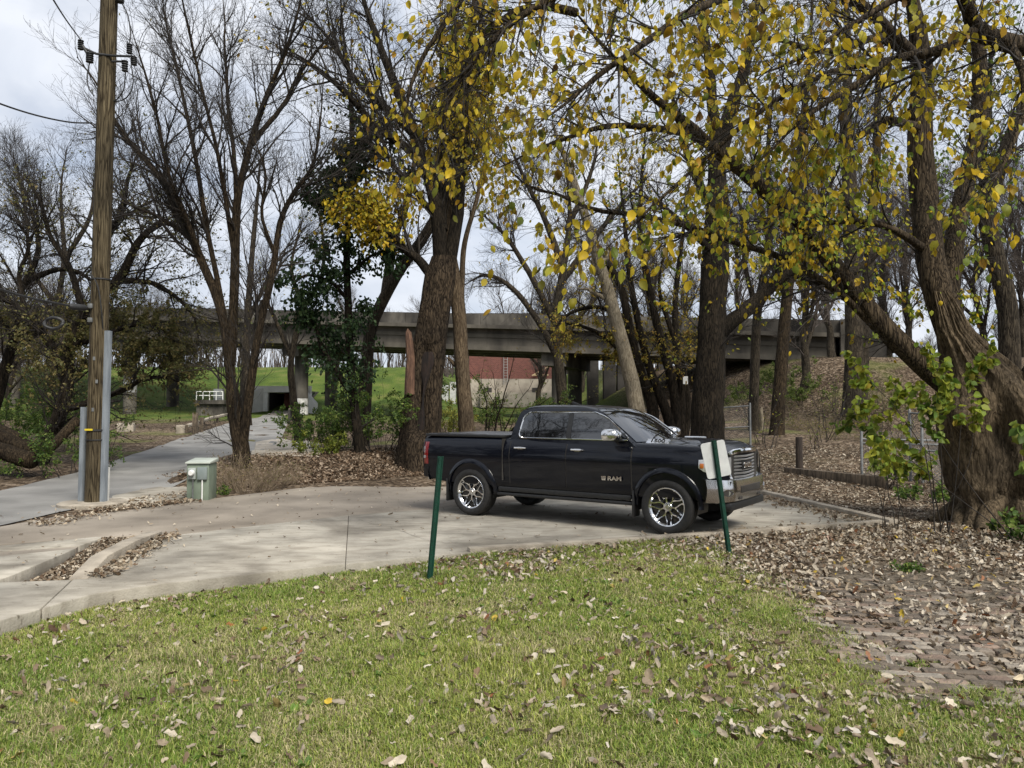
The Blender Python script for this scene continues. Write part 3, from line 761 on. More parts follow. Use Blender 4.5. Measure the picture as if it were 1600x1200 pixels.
pl, pr_ = at(733, 600, yb), at(864, 600, yb); zg = float(tz(pl[0], yb)) - .3
zmid = at(800, 592, yb)[2]
wh = thing('warehouse', 'red brick warehouse with pale concrete base seen under the overpass', 'building', ((pl[0] + pr_[0]) / 2, yb, zg))
b = MB(); b.box(((pl[0] + pr_[0]) / 2, yb + 6, (zmid + 12) / 2), (pr_[0] - pl[0], 12, 12 - zmid)); b.build('wall', M_BRICK, wh, world=True)
b = MB(); b.box(((pl[0] + pr_[0]) / 2, yb + 5.9, (zg + zmid) / 2 - .002), (pr_[0] - pl[0] + .1, 12, zmid - zg)); b.build('concrete_base', M_CONC, wh, world=True)
b = MB(); b.box(((pl[0] + pr_[0]) / 2, yb + 6, 12.2), (pr_[0] - pl[0] + .5, 12.5, .4)); b.build('roof', M_BRD, wh, world=True)
for px in (762, 838):
    p = at(px, 618, yb - .15); b = MB(); b.box((p[0], yb - .15, p[2] + .1), (.9, .1, 1.5)); b.build('door', M_BRD, wh, world=True)
p0, p1 = at(790, 553, yb - .35), at(790, 600, yb - .35)
b = MB()
for dx in (-.2, .2): b.tube([p0 + (dx, 0, 0), p1 + (dx, 0, 0)], .035, 6)
for k in np.linspace(0, 1, 12): 
    q_ = p0 * (1 - k) + p1 * k; b.tube([q_ + (-.2, 0, 0), q_ + (.2, 0, 0)], .025, 5)
b.build('ladder', mat('ladder_grey', (.30, .29, .28)), wh, world=True)
b = MB(); b.tube([at(833, 586, yb - .3), at(857, 573, yb - .3)], .07, 6); b.tube([at(831, 586.5, yb - .3), at(857, 586, yb - .3)], .07, 6); b.build('bracket', mat('tan_pipe', (.5, .38, .22)), wh, world=True)
p = at(855, 617, yb - 1.2)
b = MB(); b.box((p[0] - 3.2, yb - 1.0, zg + .8), (8, 1.6, 1.6)); b.build('loading_dock', M_CONC, wh, world=True)

# electrical yard fence and gear left of the warehouse
sub = thing('transformer_cabinet', 'pale utility cabinets standing on the grass left of the brick warehouse', 'cabinet', at(705, 628, 80))
for px, w, y0 in ((696, 10, 602), (708, 9, 597), (722, 12, 606)):
    p = at(px, y0, 80); z0 = float(tz(p[0], 80)) - .2; b = MB(); b.box((p[0], 80, (z0 + p[2]) / 2), (w * 80 / 1200, .8, p[2] - z0)); b.build('cabinet_body', mat('cab_grey', (.42, .43, .42), (.55, .55, .53), .6, 3), sub, world=True)

# ------------------------------------------------------------------ tunnel portal through the levee
Yt = 70.0
M_WCON = mat('portal_concrete', (.62, .61, .57), (.80, .79, .75), .85, 1.2, bump=.2, detail=9)
tun = thing('tunnel_portal', 'white concrete tunnel portal with a dark square opening under the grassy levee', 'tunnel', at(440, 643, Yt))
a0, a1 = at(418, 642, Yt), at(460, 642, Yt); top, otop = at(440, 603, Yt)[2], at(440, 613, Yt)[2]; zb = float(tz(a0[0], Yt)) - .4
b = MB()
b.box(((a0[0] + a1[0]) / 2, Yt + .25, (otop + top) / 2), (a1[0] - a0[0] + 2.9, .5, top - otop))
for xx, s_ in ((a0[0], -1), (a1[0], 1)):
    b.box((xx + s_ * .725, Yt + .25, (zb + otop) / 2), (1.45, .5, otop - zb))
b.build('headwall', M_WCON, tun, world=True, bevel=.03)
for xx, s_ in ((a0[0] - .4, -1), (a1[0] + .6, 1)):
    b = MB(); x2 = xx + s_ * 2.1
    V = [(xx, Yt - .02, zb), (x2, Yt - 3.5, zb), (xx, Yt - .02, top - .2), (x2, Yt - 3.5, zb + 1.1)]
    V += [(v[0] + s_ * .3, v[1] + .05, v[2]) for v in V]
    b.add(V, [(0, 1, 3, 2), (4, 6, 7, 5), (0, 4, 5, 1), (2, 3, 7, 6), (0, 2, 6, 4), (1, 5, 7, 3)]); b.build('wing_wall', M_WCON, tun, world=True)
b = MB()
w = a1[0] - a0[0]
for xx in (a0[0] - .1, a1[0] + .1): b.box((xx, Yt + 8.5, (zb + otop) / 2), (.2, 16, otop - zb))
b.box(((a0[0] + a1[0]) / 2, Yt + 8.5, otop + .12), (w + .4, 16, .2)); b.box(((a0[0] + a1[0]) / 2, Yt + 16.4, (zb + otop) / 2), (w + .3, .2, otop - zb))
b.build('tunnel_lining', M_BRD, tun, world=True)
b = MB(); p = at(452, 627, Yt + 2.5); b.box((p[0], p[1], p[2]), (.9, .3, 1.5)); b.build('rusty_panel', mat('rust', (.09, .03, .02), (.16, .055, .035), .8, 4), tun, world=True)

# handrail on the tunnel path
hr = thing('handrail', 'low black post handrail along the pale path to the tunnel', 'handrail', at(462, 650, 58))
for k in range(9):
    p = at(452 + k * 2.6, 640, 50 + k * 2); z0 = float(tz(p[0], p[1]))
    b = MB(); b.box((p[0], p[1], z0 + .4), (.12, .12, .9)); b.build('post', M_BRD, hr, world=True)
pA, pB = at(452, 640, 50), at(452 + 20.8, 640, 66); 
b = MB(); b.tube([(pA[0], pA[1], float(tz(*pA[:2])) + .88), (pB[0], pB[1], float(tz(*pB[:2])) + .88)], .06, 6); b.build('rail', M_PALE, hr, world=True)

# small white railed platform on the levee foot
Yp = 62
pf = thing('railed_platform', 'small concrete platform with white railing and grey box on the green bank', 'platform', at(327, 635, Yp))
c0, c1, zt_ = at(303, 626, Yp), at(350, 626, Yp), at(327, 625, Yp)[2]
b = MB(); z0 = float(tz(c0[0], Yp)) - .4
b.box(((c0[0] + c1[0]) / 2, Yp + .8, zt_ - .16), (c1[0] - c0[0], 1.8, .32)); b.box(((c0[0] + c1[0]) / 2, Yp + .9, (z0 + zt_ - .32) / 2), (c1[0] - c0[0] - .3, 1.5, zt_ - .33 - z0)); b.build('platform_base', M_BRC, pf, world=True)
b = MB()
for xx in np.linspace(c0[0] + .2, c1[0] - .1, 5): b.tube([(xx, Yp - .02, zt_), (xx, Yp - .02, zt_ + .68)], .035, 6)
for zz in (.36, .68): b.tube([(c0[0] + .2, Yp - .02, zt_ + zz), (c1[0] - .1, Yp - .02, zt_ + zz)], .035, 6)
b.build('railing', M_WHITE, pf, world=True)
p = at(342, 616, Yp + .4); b = MB(); b.box((p[0], p[1], zt_ + .46), (.72, .4, .9)); b.build('control_box', mat('box_grey', (.14, .15, .155), (.2, .21, .21), .5, 4), pf, world=True)
b = MB(); p = at(341, 610, Yp + 1.2); b.tube([(p[0], p[1], zt_ - .5), (p[0], p[1], zt_ + 2.6)], .07, 8); b.build('mast', M_BRD, pf, world=True)

# guard posts and rails by the road
Yg = 41.0
for i, (px, w, y0, y1, lab) in enumerate(((305, 7, 645, 678, 'tall weathered guard post beside the road end of the rail'), (315, 5, 652, 675, 'shorter guard post just behind the tall weathered one'))):
    p = G(px, y1); s = p[1] / 1200
    b = MB(); b.box((p[0], p[1], p[2] + (y1 - y0) * s / 2 - .1), (w * s * 1.1, .2, (y1 - y0) * s + .2)); tag(b.build('guard_post', M_WOOD, bevel=.02), lab, 'post')
for px, y0, y1, w, lab in ((283, 664, 677, 15, 'pale square concrete block beside the guard post'), (197, 661, 674, 24, 'broken concrete block in the leaves behind the utility pole')):
    p = G(px, y1); s = p[1] / 1200
    b = MB(); b.box((p[0], p[1], p[2] + (y1 - y0) * s / 2 - .1), (w * s, w * s * .8, (y1 - y0) * s + .2), rz=.3); tag(b.build('concrete_block', M_CONC2, bevel=.06), lab, 'block')
gr = thing('guard_rail', 'low pale guard rail running back beside the road', 'guard rail', G(300, 672))
pA, pB = G(292, 677), G(357, 656)
n = 6
pts = [pA * (1 - k) + pB * k for k in np.linspace(0, 1, 7)]
pts = [np.array((p[0], p[1], float(tz(p[0], p[1])) + .38)) for p in pts]
b = MB(); b.tube(pts, .11, 6); b.build('rail', M_CONC2, gr, world=True)
for p in pts[::2]:
    b = MB(); b.box((p[0], p[1], p[2] - .2), (.12, .12, .5)); b.build('post', M_WOOD, gr, world=True)

# ------------------------------------------------------------------ utility pole with its fittings
PB = G(147, 789, .0); Ypole = PB[1]
pole = thing('utility_pole', 'tall weathered timber utility pole with grey conduits beside the road', 'utility pole', (PB[0], PB[1], 0))
def ap(px, py, dy=0): return at(px, py, Ypole + dy)
zs = np.linspace(-.3, 12.5, 40)
b = MB(); b.tube([(PB[0] + .012 * z, PB[1], z) for z in zs], np.interp(zs, [0, 9.7, 12.5], [.170, .158, .145]), 28); b.build('shaft', M_POLE, pole, world=True)
def channel(name, px0, px1, y0, y1, m, dy):
    a_, b_ = ap(px0, y1, dy), ap(px1, y1, dy); t0 = ap((px0 + px1) / 2, y0, dy)[2]
    mb = MB(); zb_ = -.05; w_ = b_[0] - a_[0]
    lean = .012 * (t0 - zb_)
    cx = (a_[0] + b_[0]) / 2
    V = []
    prof = [(-.5, .5), (-.5, -.2), (-.3, -.5), (.3, -.5), (.5, -.2), (.5, .5)]
    for z, dx in ((zb_, 0), (t0, lean)):
        for (u_, v_) in prof: V.append((cx + dx + u_ * w_, PB[1] + dy + v_ * w_, z))
    k = len(prof); Fs = [(i, i + 1, i + 1 + k, i + k) for i in range(k - 1)] + [(k - 1, 0, k, 2 * k - 1), tuple(range(k, 2 * k))]
    mb.add(V, Fs); return mb.build(name, m, pole, world=True)
M_COND = mat('conduit_grey', (.14, .16, .18), (.22, .245, .27), .5, 5, (3, 3, .4))
channel('conduit_guard', 155, 165, 517, 786, M_COND, -.02)
channel('conduit_guard', 122, 131, 636, 787, M_COND, .04)
channel('cable_guard', 163.5, 169, 730, 782, mat('guard_white', (.45, .45, .43), (.58, .58, .55), .6, 5), .10)
b = MB(); b.tube([ap(164, 518, .04), ap(168, 300, .04), ap(173, 120, .04), ap(178, -40, .04)], .022, 8); b.build('conduit_pipe', M_GALV, pole, world=True)
def band(name, y, h, r, m):
    z = ap(150, y)[2]; mb = MB(); x0 = PB[0] + .012 * z
    mb.lathe([(r, z - h / 2), (r + .012, z - h / 2), (r + .012, z + h / 2), (r, z + h / 2)], 28, c=(x0, PB[1], 0)); return mb.build(name, m, pole, world=True)
band('steel_strap', 672, .035, .172, M_BLACK); band('steel_strap', 687, .02, .172, M_BLACK); band('steel_strap', 437, .025, .166, M_BLACK)
z = ap(150, 671)[2]; b = MB(); b.box((PB[0] - .03, PB[1] - .188, z), (.15, .012, .035)); b.build('yellow_marker', mat('marker_yellow', (.62, .48, .02)), pole, world=True)
for y in (478, 500): 
    p = ap(141, y, -.17); b = MB(); b.box((p[0], p[1], p[2]), (.09, .06, .09)); b.build('bolt_plate', M_GALV, pole, world=True, bevel=.01)
for y_, x_ in ((560, 147), (596, 151), (640, 145)):
    p = ap(x_, y_, -.172); b = MB(); b.box((p[0], p[1], p[2]), (.045, .006, .07)); b.build('metal_tag', M_GALV, pole, world=True)
b = MB(); b.tube([(*(ap(136, y_, -.10)[:2]), ap(136, y_)[2]) for y_ in (780, 700)] + [ap(138, 600, -.10), ap(142, 450, -.10), ap(147, 300, -.10), ap(153, 120, -.10)], .007, 5); b.build('ground_wire', M_BLACK, pole, world=True)
# bracket arms and insulators
def insul(px, y0, y1, dy, r=.055):
    a_, b_ = ap(px, y0, dy), ap(px, y1, dy); hgt = a_[2] - b_[2]
    prof = [(.004, 0)]
    for k in range(5):
        z_ = hgt * k / 5; prof += [(r * .6, z_), (r, z_ + hgt * .06), (r, z_ + hgt * .12), (r * .6, z_ + hgt * .17)]
    prof += [(.004, hgt)]
    mb = MB(); mb.lathe(prof, 14, c=(b_[0], b_[1], b_[2])); return mb.build('insulator', M_BLACK, pole, world=True)
b = MB(); b.tube([ap(127, 73, -.15), ap(150, 84, -.15), ap(175, 87, -.15), ap(205, 88, -.15)], .024, 8); b.tube([ap(175, 96, -.15), ap(196, 96, -.15)], .022, 8); b.tube([ap(128, 70, -.15), ap(137, 84, -.15)], .03, 8)
b.build('bracket_arm', M_BLACK, pole, world=True)
insul(126, 62, 78, -.15); insul(202, 68, 84, -.15); insul(140, 82, 98, -.15, .07); insul(195, 94, 112, -.15, .06); insul(209, 88, 102, -.05, .06); insul(187, -8, 4, -.1, .08)
def cable(name, pts, r=.012, m=None, parent=pole, lab=None, cat='cable', n=24):
    P = np.array(pts, float); u = np.linspace(0, len(P) - 1, n)
    Q = catmull(P, n)
    mb = MB(); mb.tube(Q, r, 6); o = mb.build(name, m or M_BLACK, parent, world=parent is not None)
    return tag(o, lab, cat) if lab else o
def catmull(P, n):
    P = np.asarray(P, float); E = np.concatenate([[2 * P[0] - P[1]], P, [2 * P[-1] - P[-2]]])
    u = np.linspace(0, len(P) - 1 - 1e-6, n); i = u.astype(int); t = (u - i)[:, None]
    p0, p1, p2, p3 = E[i], E[i + 1], E[i + 2], E[i + 3]
    return .5 * (2 * p1 + (p2 - p0) * t + (2 * p0 - 5 * p1 + 4 * p2 - p3) * t ** 2 + (3 * p1 - p0 - 3 * p2 + p3) * t ** 3)
cable('jumper_cable', [ap(140, 98, -.15), ap(136, 120, -.15), ap(139, 138, -.2), ap(147, 150, -.21)])
cable('jumper_cable', [ap(196, 112, -.15), ap(193, 140, -.12), ap(183, 155, -.05), ap(172, 158, 0)])
cable('jumper_cable', [ap(205, 100, -.12), ap(208, 130, -.1), ap(200, 150, -.05), ap(186, 158, 0), ap(172, 157, 0)])
cable('jumper_cable', [ap(190, 4, -.1), ap(200, 25, -.1), ap(204, 55, -.1), ap(202, 68, -.15)])
cable('drop_cable', [ap(140, 425, -.22), ap(152, 445, -.23), ap(158, 480, -.2), ap(162, 530, -.05)])
cable('power_line', [ap(126, 62, -.15), at(104, 32, 12), at(80, -6, 9.5), at(50, -60, 7.5)], .011, parent=None, lab='thin power line rising from the left insulator out of frame', cat='power line')
cable('power_line', [ap(144, 192, -.2), at(110, 191, 13.8), at(60, 181, 12.7), at(0, 162, 11.2), at(-80, 128, 9.5)], .014, parent=None, lab='black twisted service line sagging from pole to the left edge', cat='power line')
cable('power_line', [ap(187, -6, -.1), at(215, -40, 13), at(260, -120, 9)], .012, parent=None, lab='power line at the pole top leaving upward to the right', cat='power line')
cable('telephone_cable', [ap(136, 480, -.2), at(100, 476, 14.2), at(50, 466, 13), at(0, 452, 11.8), at(-80, 420, 10)], .02, parent=None, lab='thick black telephone cable running left from the pole at mid height', cat='cable')
b = MB(); b.tube([at(108, 478, 14.35), at(112, 479, 14.4), at(132, 481, 14.7), at(137, 481.5, 14.75)], [.03, .06, .06, .03], 12); tag(b.build('splice_case', M_BLACK), 'black splice case on the telephone cable beside the pole', 'splice case')
b = MB(); cpt = at(84, 505, 14.1)
b.tube([cpt + np.array((.17 * math.cos(a_), .02 * math.sin(3 * a_), .10 * math.sin(a_))) for a_ in np.linspace(0, 2 * math.pi, 25)], .03, 8)
b.tube([cpt + (0, 0, .1), at(84, 474, 14.0)], .008, 6); tag(b.build('cable_coil', M_BLACK), 'black cable coil hanging below the telephone cable left of the pole', 'cable')
b = MB(); b.lathe([(.001, -.2), (.62, -.2), (.62, .05), (.58, .07), (.001, .07)], 32, c=(PB[0] - .02, PB[1], 0)); tag(b.build('pole_footing', M_CONC2), 'round concrete footing around the utility pole', 'footing')

# ------------------------------------------------------------------ green electrical cabinet
CB = G(306, 779, .03); sc = CB[1] / 1200
M_CAB = mat('cabinet_green', (.13, .165, .125), (.19, .23, .175), .55, 3, detail=8)
M_CABL = mat('cabinet_lid', (.34, .38, .33), (.46, .49, .44), .5, 3)
w, d_, h = 33 * sc, .62, 56 * sc
cab = thing('electrical_cabinet', 'green metal electrical cabinet with meter and pale overhanging lid beside the road', 'cabinet', (CB[0], CB[1] + .3, 0), .12)
b = MB(); b.box((0, 0, h / 2 - .02), (w, d_, h + .04)); b.build('cabinet_body', M_CAB, cab, bevel=.012)
b = MB(); b.prism([(-w / 2 - .03, -d_ / 2 - .04), (w / 2 + .03, -d_ / 2 - .04), (w / 2 + .03, d_ / 2 + .03), (-w / 2 - .03, d_ / 2 + .03)], h + .003, [h + .04, h + .04, h + .09, h + .09]); b.build('lid', M_CABL, cab, bevel=.012)
b = MB(); b.box((-w * .24, -d_ / 2 - .03, h * .74), (.15, .06, .23)); o = b.build('meter_box', mat('meter_grey', (.30, .33, .31), (.36, .39, .37), .5, 5), cab, bevel=.008)
b = MB(); b.lathe([(.001, -.085), (.045, -.085), (.06, -.06), (.062, 0), (.001, 0)], 24, axis='Y', c=(-w * .24, -d_ / 2 - .06, h * .76)); b.build('meter_dial', M_WHITE, o)
b = MB(); b.box((w * .22, -d_ / 2 - .03, h * .74), (.19, .06, .25)); b.build('breaker_box', mat('breaker_grey', (.17, .205, .20), (.22, .25, .245), .5, 5), cab, bevel=.008)
for xx, m in ((-w * .2, M_GALV), (w * .22, M_WHITE)):
    b = MB(); b.tube([(xx, -d_ / 2 - .03, h * .62), (xx, -d_ / 2 - .03, -.02)], .014, 8); b.build('conduit_pipe', m, cab)

# ------------------------------------------------------------------ green u-channel sign posts
def upost(pa, pbm, w):
    """U-channel between two points"""
    a_, b_ = np.array(pa), np.array(pbm); V = []
    prof = [(-.5, .35), (-.5, .25), (-.28, .25), (-.22, -.25), (.22, -.25), (.28, .25), (.5, .25), (.5, .35), (.2, .35), (.14, -.15), (-.14, -.15), (-.2, .35)]
    for p in (a_, b_):
        for (u_, v_) in prof: V.append((p[0] + u_ * w, p[1] + v_ * w, p[2]))
    k = len(prof); mb = MB(); mb.add(V, [(i, (i + 1) % k, (i + 1) % k + k, i + k) for i in range(k)])
    mb.add([V[i + k] for i in range(k)], [(0, 1, 2, 11), (2, 3, 10, 11), (3, 4, 9, 10), (4, 5, 8, 9), (5, 6, 7, 8)])
    # bolt holes showing as dark studs
    return mb
def holes(pa, pbm, w, n):
    mb = MB(); a_, b_ = np.array(pa), np.array(pbm)
    for k in np.linspace(.06, .97, n):
        p = a_ * (1 - k) + b_ * k; mb.box((p[0], p[1] - .25 * w - .001, p[2]), (.009, .004, .009))
    return mb
g0 = G(671, 906, -.05); t0 = at(688.5, 713, g0[1] + .05); 
p1_ = thing('sign_post', 'bare green metal post without a sign leaning at the lawn edge', 'post', g0)
upost(g0 + (g0 - t0) * .15, t0, .068).build('post', M_GREEN, p1_, world=True)
holes(g0, t0, .068, 26).build('bolt_holes', M_BRD, p1_, world=True)
g1 = G(1140, 866, -.02); t1 = at(1116, 688, g1[1] + .03)
p2_ = thing('sign_post', 'green metal post carrying a white sign seen from behind in front of the truck', 'sign', g1)
upost(g1 + (g1 - t1) * .15, t1, .068).build('post', M_GREEN, p2_, world=True)
holes(g1, t1, .068, 24).build('bolt_holes', M_BRD, p2_, world=True)
Ys = g1[1] + .06
cr = [at(1094.5, 693, Ys), at(1133, 685, Ys), at(1145, 744, Ys), at(1102, 749, Ys)]
cr = np.array(cr); cen = cr.mean(0); ex = norm(cr[1] - cr[0]); ez = norm(cr[0] - cr[3]); ez = norm(ez - ex * ez.dot(ex)); ey = np.cross(ez, ex)
sw, sh = np.linalg.norm(cr[1] - cr[0]) * .97, np.linalg.norm(cr[0] - cr[3])
mb = MB(); pts = []
for (sx, sy, a0_) in ((1, 1, 0), (-1, 1, 90), (-1, -1, 180), (1, -1, 270)):
    for a_ in range(0, 91, 15):
        r = .035; pts.append((sx * (sw / 2 - r) + r * math.cos(math.radians(a0_ + a_)), sy * (sh / 2 - r) + r * math.sin(math.radians(a0_ + a_))))
k = len(pts)
V = [cen + ex * u_ + ez * v_ for u_, v_ in pts] + [cen + ex * u_ + ez * v_ + np.array((0, .004, 0)) for u_, v_ in pts]
mb.add(V, [tuple(range(k)), tuple(range(2 * k - 1, k - 1, -1))] + [(i, i + k, (i + 1) % k + k, (i + 1) % k) for i in range(k)])
mb.build('sign_plate', mat('sign_back', (.58, .59, .58), (.72, .73, .71), .45, 5, spec=.4), p2_, world=True)

# dark bollard
bo = G(1249, 735); s = bo[1] / 1200
b = MB(); b.tube([bo - (0, 0, .2), bo + (0, 0, 52 * s - .02), bo + (0, 0, 52 * s)], [.5 * 10.5 * s, .5 * 10.5 * s, .46 * 10.5 * s], 20); tag(b.build('bollard', mat('dark_timber', (.018, .012, .009), (.05, .035, .025), .85, 5, (5, 5, .6), .5)), 'dark brown round bollard standing in the leaves behind the truck front', 'bollard')

# ------------------------------------------------------------------ chain link fences
def chain_fence(label, pts, hgt, rails=(0, 1), posts=True, cell=.085, r=.0035):
    root = thing('chain_link_fence', label, 'fence', pts[0])
    P = [np.array((p[0], p[1], float(tz(p[0], p[1])))) for p in pts]
    for p in P:
        b = MB(); b.tube([p - (0, 0, .2), p + (0, 0, hgt + .05), p + (0, 0, hgt + .09)], [.034, .034, .01], 10); b.build('post', M_GALV, root, world=True)
    for a_, c_ in zip(P[:-1], P[1:]):
        for f in rails:
            b = MB(); b.tube([a_ + (0, 0, .06 + (hgt - .08) * f), c_ + (0, 0, .06 + (hgt - .08) * f)], .024, 8); b.build('rail', M_GALV, root, world=True)
        L_ = np.linalg.norm((c_ - a_)[:2]); seg = []
        n = int((L_ + hgt) / cell)
        for k in range(n):
            s0 = k * cell - hgt
            for sg in (0, 1):
                u0, u1 = max(0, s0), min(L_, s0 + hgt)
                if u1 - u0 < .02: continue
                h0, h1 = (u0 - s0), (u1 - s0)
                if sg: h0, h1 = hgt - h0, hgt - h1
                pa = a_ + (c_ - a_) * (u0 / L_); pb = a_ + (c_ - a_) * (u1 / L_)
                seg.append((pa + (0, 0, .03 + h0 * .97), pb + (0, 0, .03 + h1 * .97)))
        if seg:
            S = np.array(seg); V, q = tube_arrays(S, np.full((len(S), 2), r), 3)
            npmesh('wire_mesh', V, [q], M_GALV, root)
    return root
def gp(px, Y): p = at(px, 640, Y); return (p[0], Y, float(tz(p[0], Y)))
chain_fence('grey chain link fence running behind the truck to the big tree', [gp(985, 27), gp(1042, 27), gp(1112, 26.6), gp(1172, 26.2)], 1.55, (.52, 1))
chain_fence('low chain link fence from single post toward the gnarled tree', [G(1347, 748), (G(1347, 748) + (2.3, -.6, 0))], 1.25, (.74, .83))
chain_fence('tall pale chain link gate standing behind the low fence', [gp(1421, 19.6), gp(1440, 19.2), gp(1530, 18.4)], 1.75, (.45, 1.0))
# ------------------------------------------------------------------ pickup truck (x forward, y left, z up)
def car_paint():
    m = mat('truck_paint', (.002, .003, .007), rough=.35, coat=.55, spec=.12)
    return m
M_PAINT = car_paint()
M_CHROME = mat('chrome', (.78, .78, .78), rough=.07, metal=1)
M_CHROME2 = mat('chrome_bright', (.72, .72, .72), rough=.16, metal=1)
M_SATIN = mat('satin_metal', (.80, .80, .80), rough=.38, metal=1)
M_TYRE = mat('tyre', (.012, .012, .012), (.022, .021, .020), .75, 20)
M_GLASS = mat('tinted_glass', (.004, .005, .006), rough=.02, coat=1.0, spec=1.0)
M_PLAST = mat('black_plastic', (.012, .012, .013), (.02, .02, .02), .5, 20)
M_TONN = mat('tonneau_vinyl', (.03, .031, .033), (.045, .046, .048), .3, 10, spec=.6)
M_REDL = mat('tail_lamp_red', (.22, .004, .006), rough=.1, coat=1)
M_LAMP = mat('headlamp_lens', (.55, .56, .57), (.75, .75, .75), .08, 14, metal=.5, coat=1)
M_AMBER = mat('amber_lens', (.55, .16, .03), rough=.15, coat=1)
M_DARKW = mat('wheel_gloss_black', (.01, .01, .011), rough=.2, coat=.6)
WF, WR = np.array((2.28, 11.4)), np.array((-.71, 13.5))
hd = norm(WF - WR); YAW = math.atan2(hd[1], hd[0])
right = np.array((hd[1], -hd[0])); TO = (WF + WR) / 2 - right * .98
truck = thing('pickup_truck', 'shiny black crew cab pickup truck parked on the concrete pad', 'pickup truck', (TO[0], TO[1], .004), YAW)
ZP = [(.47, .84), (.50, .93), (.56, .975), (.66, .99), (.80, 1.0), (.95, 1.012), (1.05, 1.018), (1.12, 1.012), (1.19, .995), (1.26, .972), (1.31, .945), (1.345, .91), (1.36, .87)]
def Ttop(x):
    return float(np.interp(x, [-3.05, -1.1, 1.0, 1.45, 1.8, 2.2, 2.5, 2.66, 2.74], [1.36, 1.36, 1.335, 1.33, 1.325, 1.31, 1.285, 1.25, 1.205]))
def Wpl(x):
    return float(np.interp(x, [-3.03, -2.95, -2.7, -2.2, 2.0, 2.3, 2.5, 2.62, 2.70, 2.75], [.955, .972, .985, 1, 1, .985, .955, .92, .87, .80]))
def side_y(x, z):
    T = Ttop(x); zz = z if z < .9 else .9 + (z - .9) * (1.36 - .9) / (T - .9)
    return float(np.interp(zz, [p[0] for p in ZP], [p[1] for p in ZP])) * Wpl(x)
def body_section(x):
    T = Ttop(x); W = Wpl(x); zb = float(np.interp(x, [-3.05, -2.4, -1.2, 1.2, 2.2, 2.75], [.62, .55, .45, .45, .5, .62]))
    half = [(0, zb + .0), (.5 * W, zb)]
    for z, y in ZP:
        zz = z if z < .9 else .9 + (z - .9) * (T - .9) / (1.36 - .9)
        zz = max(zz, zb + .002 * (ZP.index((z, y)) + 1)); half.append((y * W, zz))
    hood = float(sm(1.2, 1.6, x)) * (1 - float(sm(2.55, 2.75, x)))
    half += [(.80 * W, T + .004 + .004 * hood), (.66 * W, T + .005 + .022 * hood), (.50 * W, T + .006 + .055 * hood), (.3 * W, T + .008 + .06 * hood), (0, T + .010 + .062 * hood)]
    ring = half + [(-y, z) for y, z in half[-2:0:-1]]
    return ring
xs = np.unique(np.concatenate([np.linspace(-3.03, -2.7, 6), np.linspace(-2.7, 2.3, 60), np.linspace(2.3, 2.75, 14)]))
V = []; n = None
for x in xs:
    r = body_section(float(x)); n = len(r)
    lean = [.0] * n
    for (y, z) in r:
        xx = x
        if x > 2.3: xx = x - .05 * max(0, (z - .9)) * (x - 2.3) / .45
        V.append((xx, y, z))
b = MB(); Fs = [(i * n + k, i * n + (k + 1) % n, (i + 1) * n + (k + 1) % n, (i + 1) * n + k) for i in range(len(xs) - 1) for k in range(n)]
Fs += [tuple(range(n - 1, -1, -1)), tuple(range((len(xs) - 1) * n, len(xs) * n))]
b.add(V, Fs); bodyo = b.build('body', M_PAINT, truck, ang=50)
# wheel wells by boolean
cut = MB()
AX = 1.835
for ax_ in (-AX, AX):
    for s_ in (-1, 1):
        cut.lathe([(.001, 0), (.485, 0), (.485, .6), (.001, .6)], 48, axis='Y', c=(ax_, .58 if s_ > 0 else -1.18, .43))
cuto = cut.build('cutter', None)
md = bodyo.modifiers.new('b', 'BOOLEAN'); md.operation = 'DIFFERENCE'; md.object = cuto; md.solver = 'EXACT'
dg = bpy.context.evaluated_depsgraph_get(); dg.update()
me2 = bpy.data.meshes.new_from_object(bodyo.evaluated_get(dg)); bodyo.modifiers.clear(); bodyo.data = me2
if not me2.materials: me2.materials.append(M_PAINT)
bpy.data.objects.remove(cuto); sharp(me2, 50)
# dark wheel liners
for ax_ in (-AX, AX):
    b = MB()
    for s_ in (-1, 1):
        y0 = s_ * .575
        prof = [(.482, 0), (.482, .40)] if s_ > 0 else [(.482, -.40), (.482, 0)]
        nn = 30; Vv = []
        for i in range(nn + 1):
            a_ = math.radians(-12 + 204 * i / nn)
            for r_, h_ in prof: Vv.append((ax_ + r_ * math.cos(a_), y0 + h_, .43 + r_ * math.sin(a_)))
        b.add(Vv, [(i * 2, i * 2 + 2, i * 2 + 3, i * 2 + 1) for i in range(nn)])
        b.box((ax_, s_ * .60, .62), (.9, .02, .55))
    b.build('wheel_liner', M_PLAST, truck)
# arch mouldings
for ax_ in (-AX, AX):
    for s_ in (-1, 1):
        b = MB(); pts = []
        for i in range(37):
            a_ = math.radians(-22 + 224 * i / 36); x = ax_ + .515 * math.cos(a_); z = max(.43 + .515 * math.sin(a_), .40)
            zz = max(z, .52); pts.append((x, s_ * (side_y(x, zz) + .004), z))
        P = np.array(pts); c_ = np.array((ax_, 0, .43))
        Vv = []
        for p in P:
            d = p - c_; d[1] = 0; d = d / np.linalg.norm(d)
            Vv += [p - d * .035 + (0, -s_ * .02, 0), p - d * .03 + (0, s_ * .028, 0), p + d * .03 + (0, s_ * .022, 0), p + d * .05 + (0, -s_ * .01, 0)]
        b.add(Vv, [(i * 4 + k, i * 4 + k + 1, i * 4 + k + 5, i * 4 + k + 4) for i in range(36) for k in range(3)])
        b.build('arch_moulding', M_PAINT, truck, ang=70)
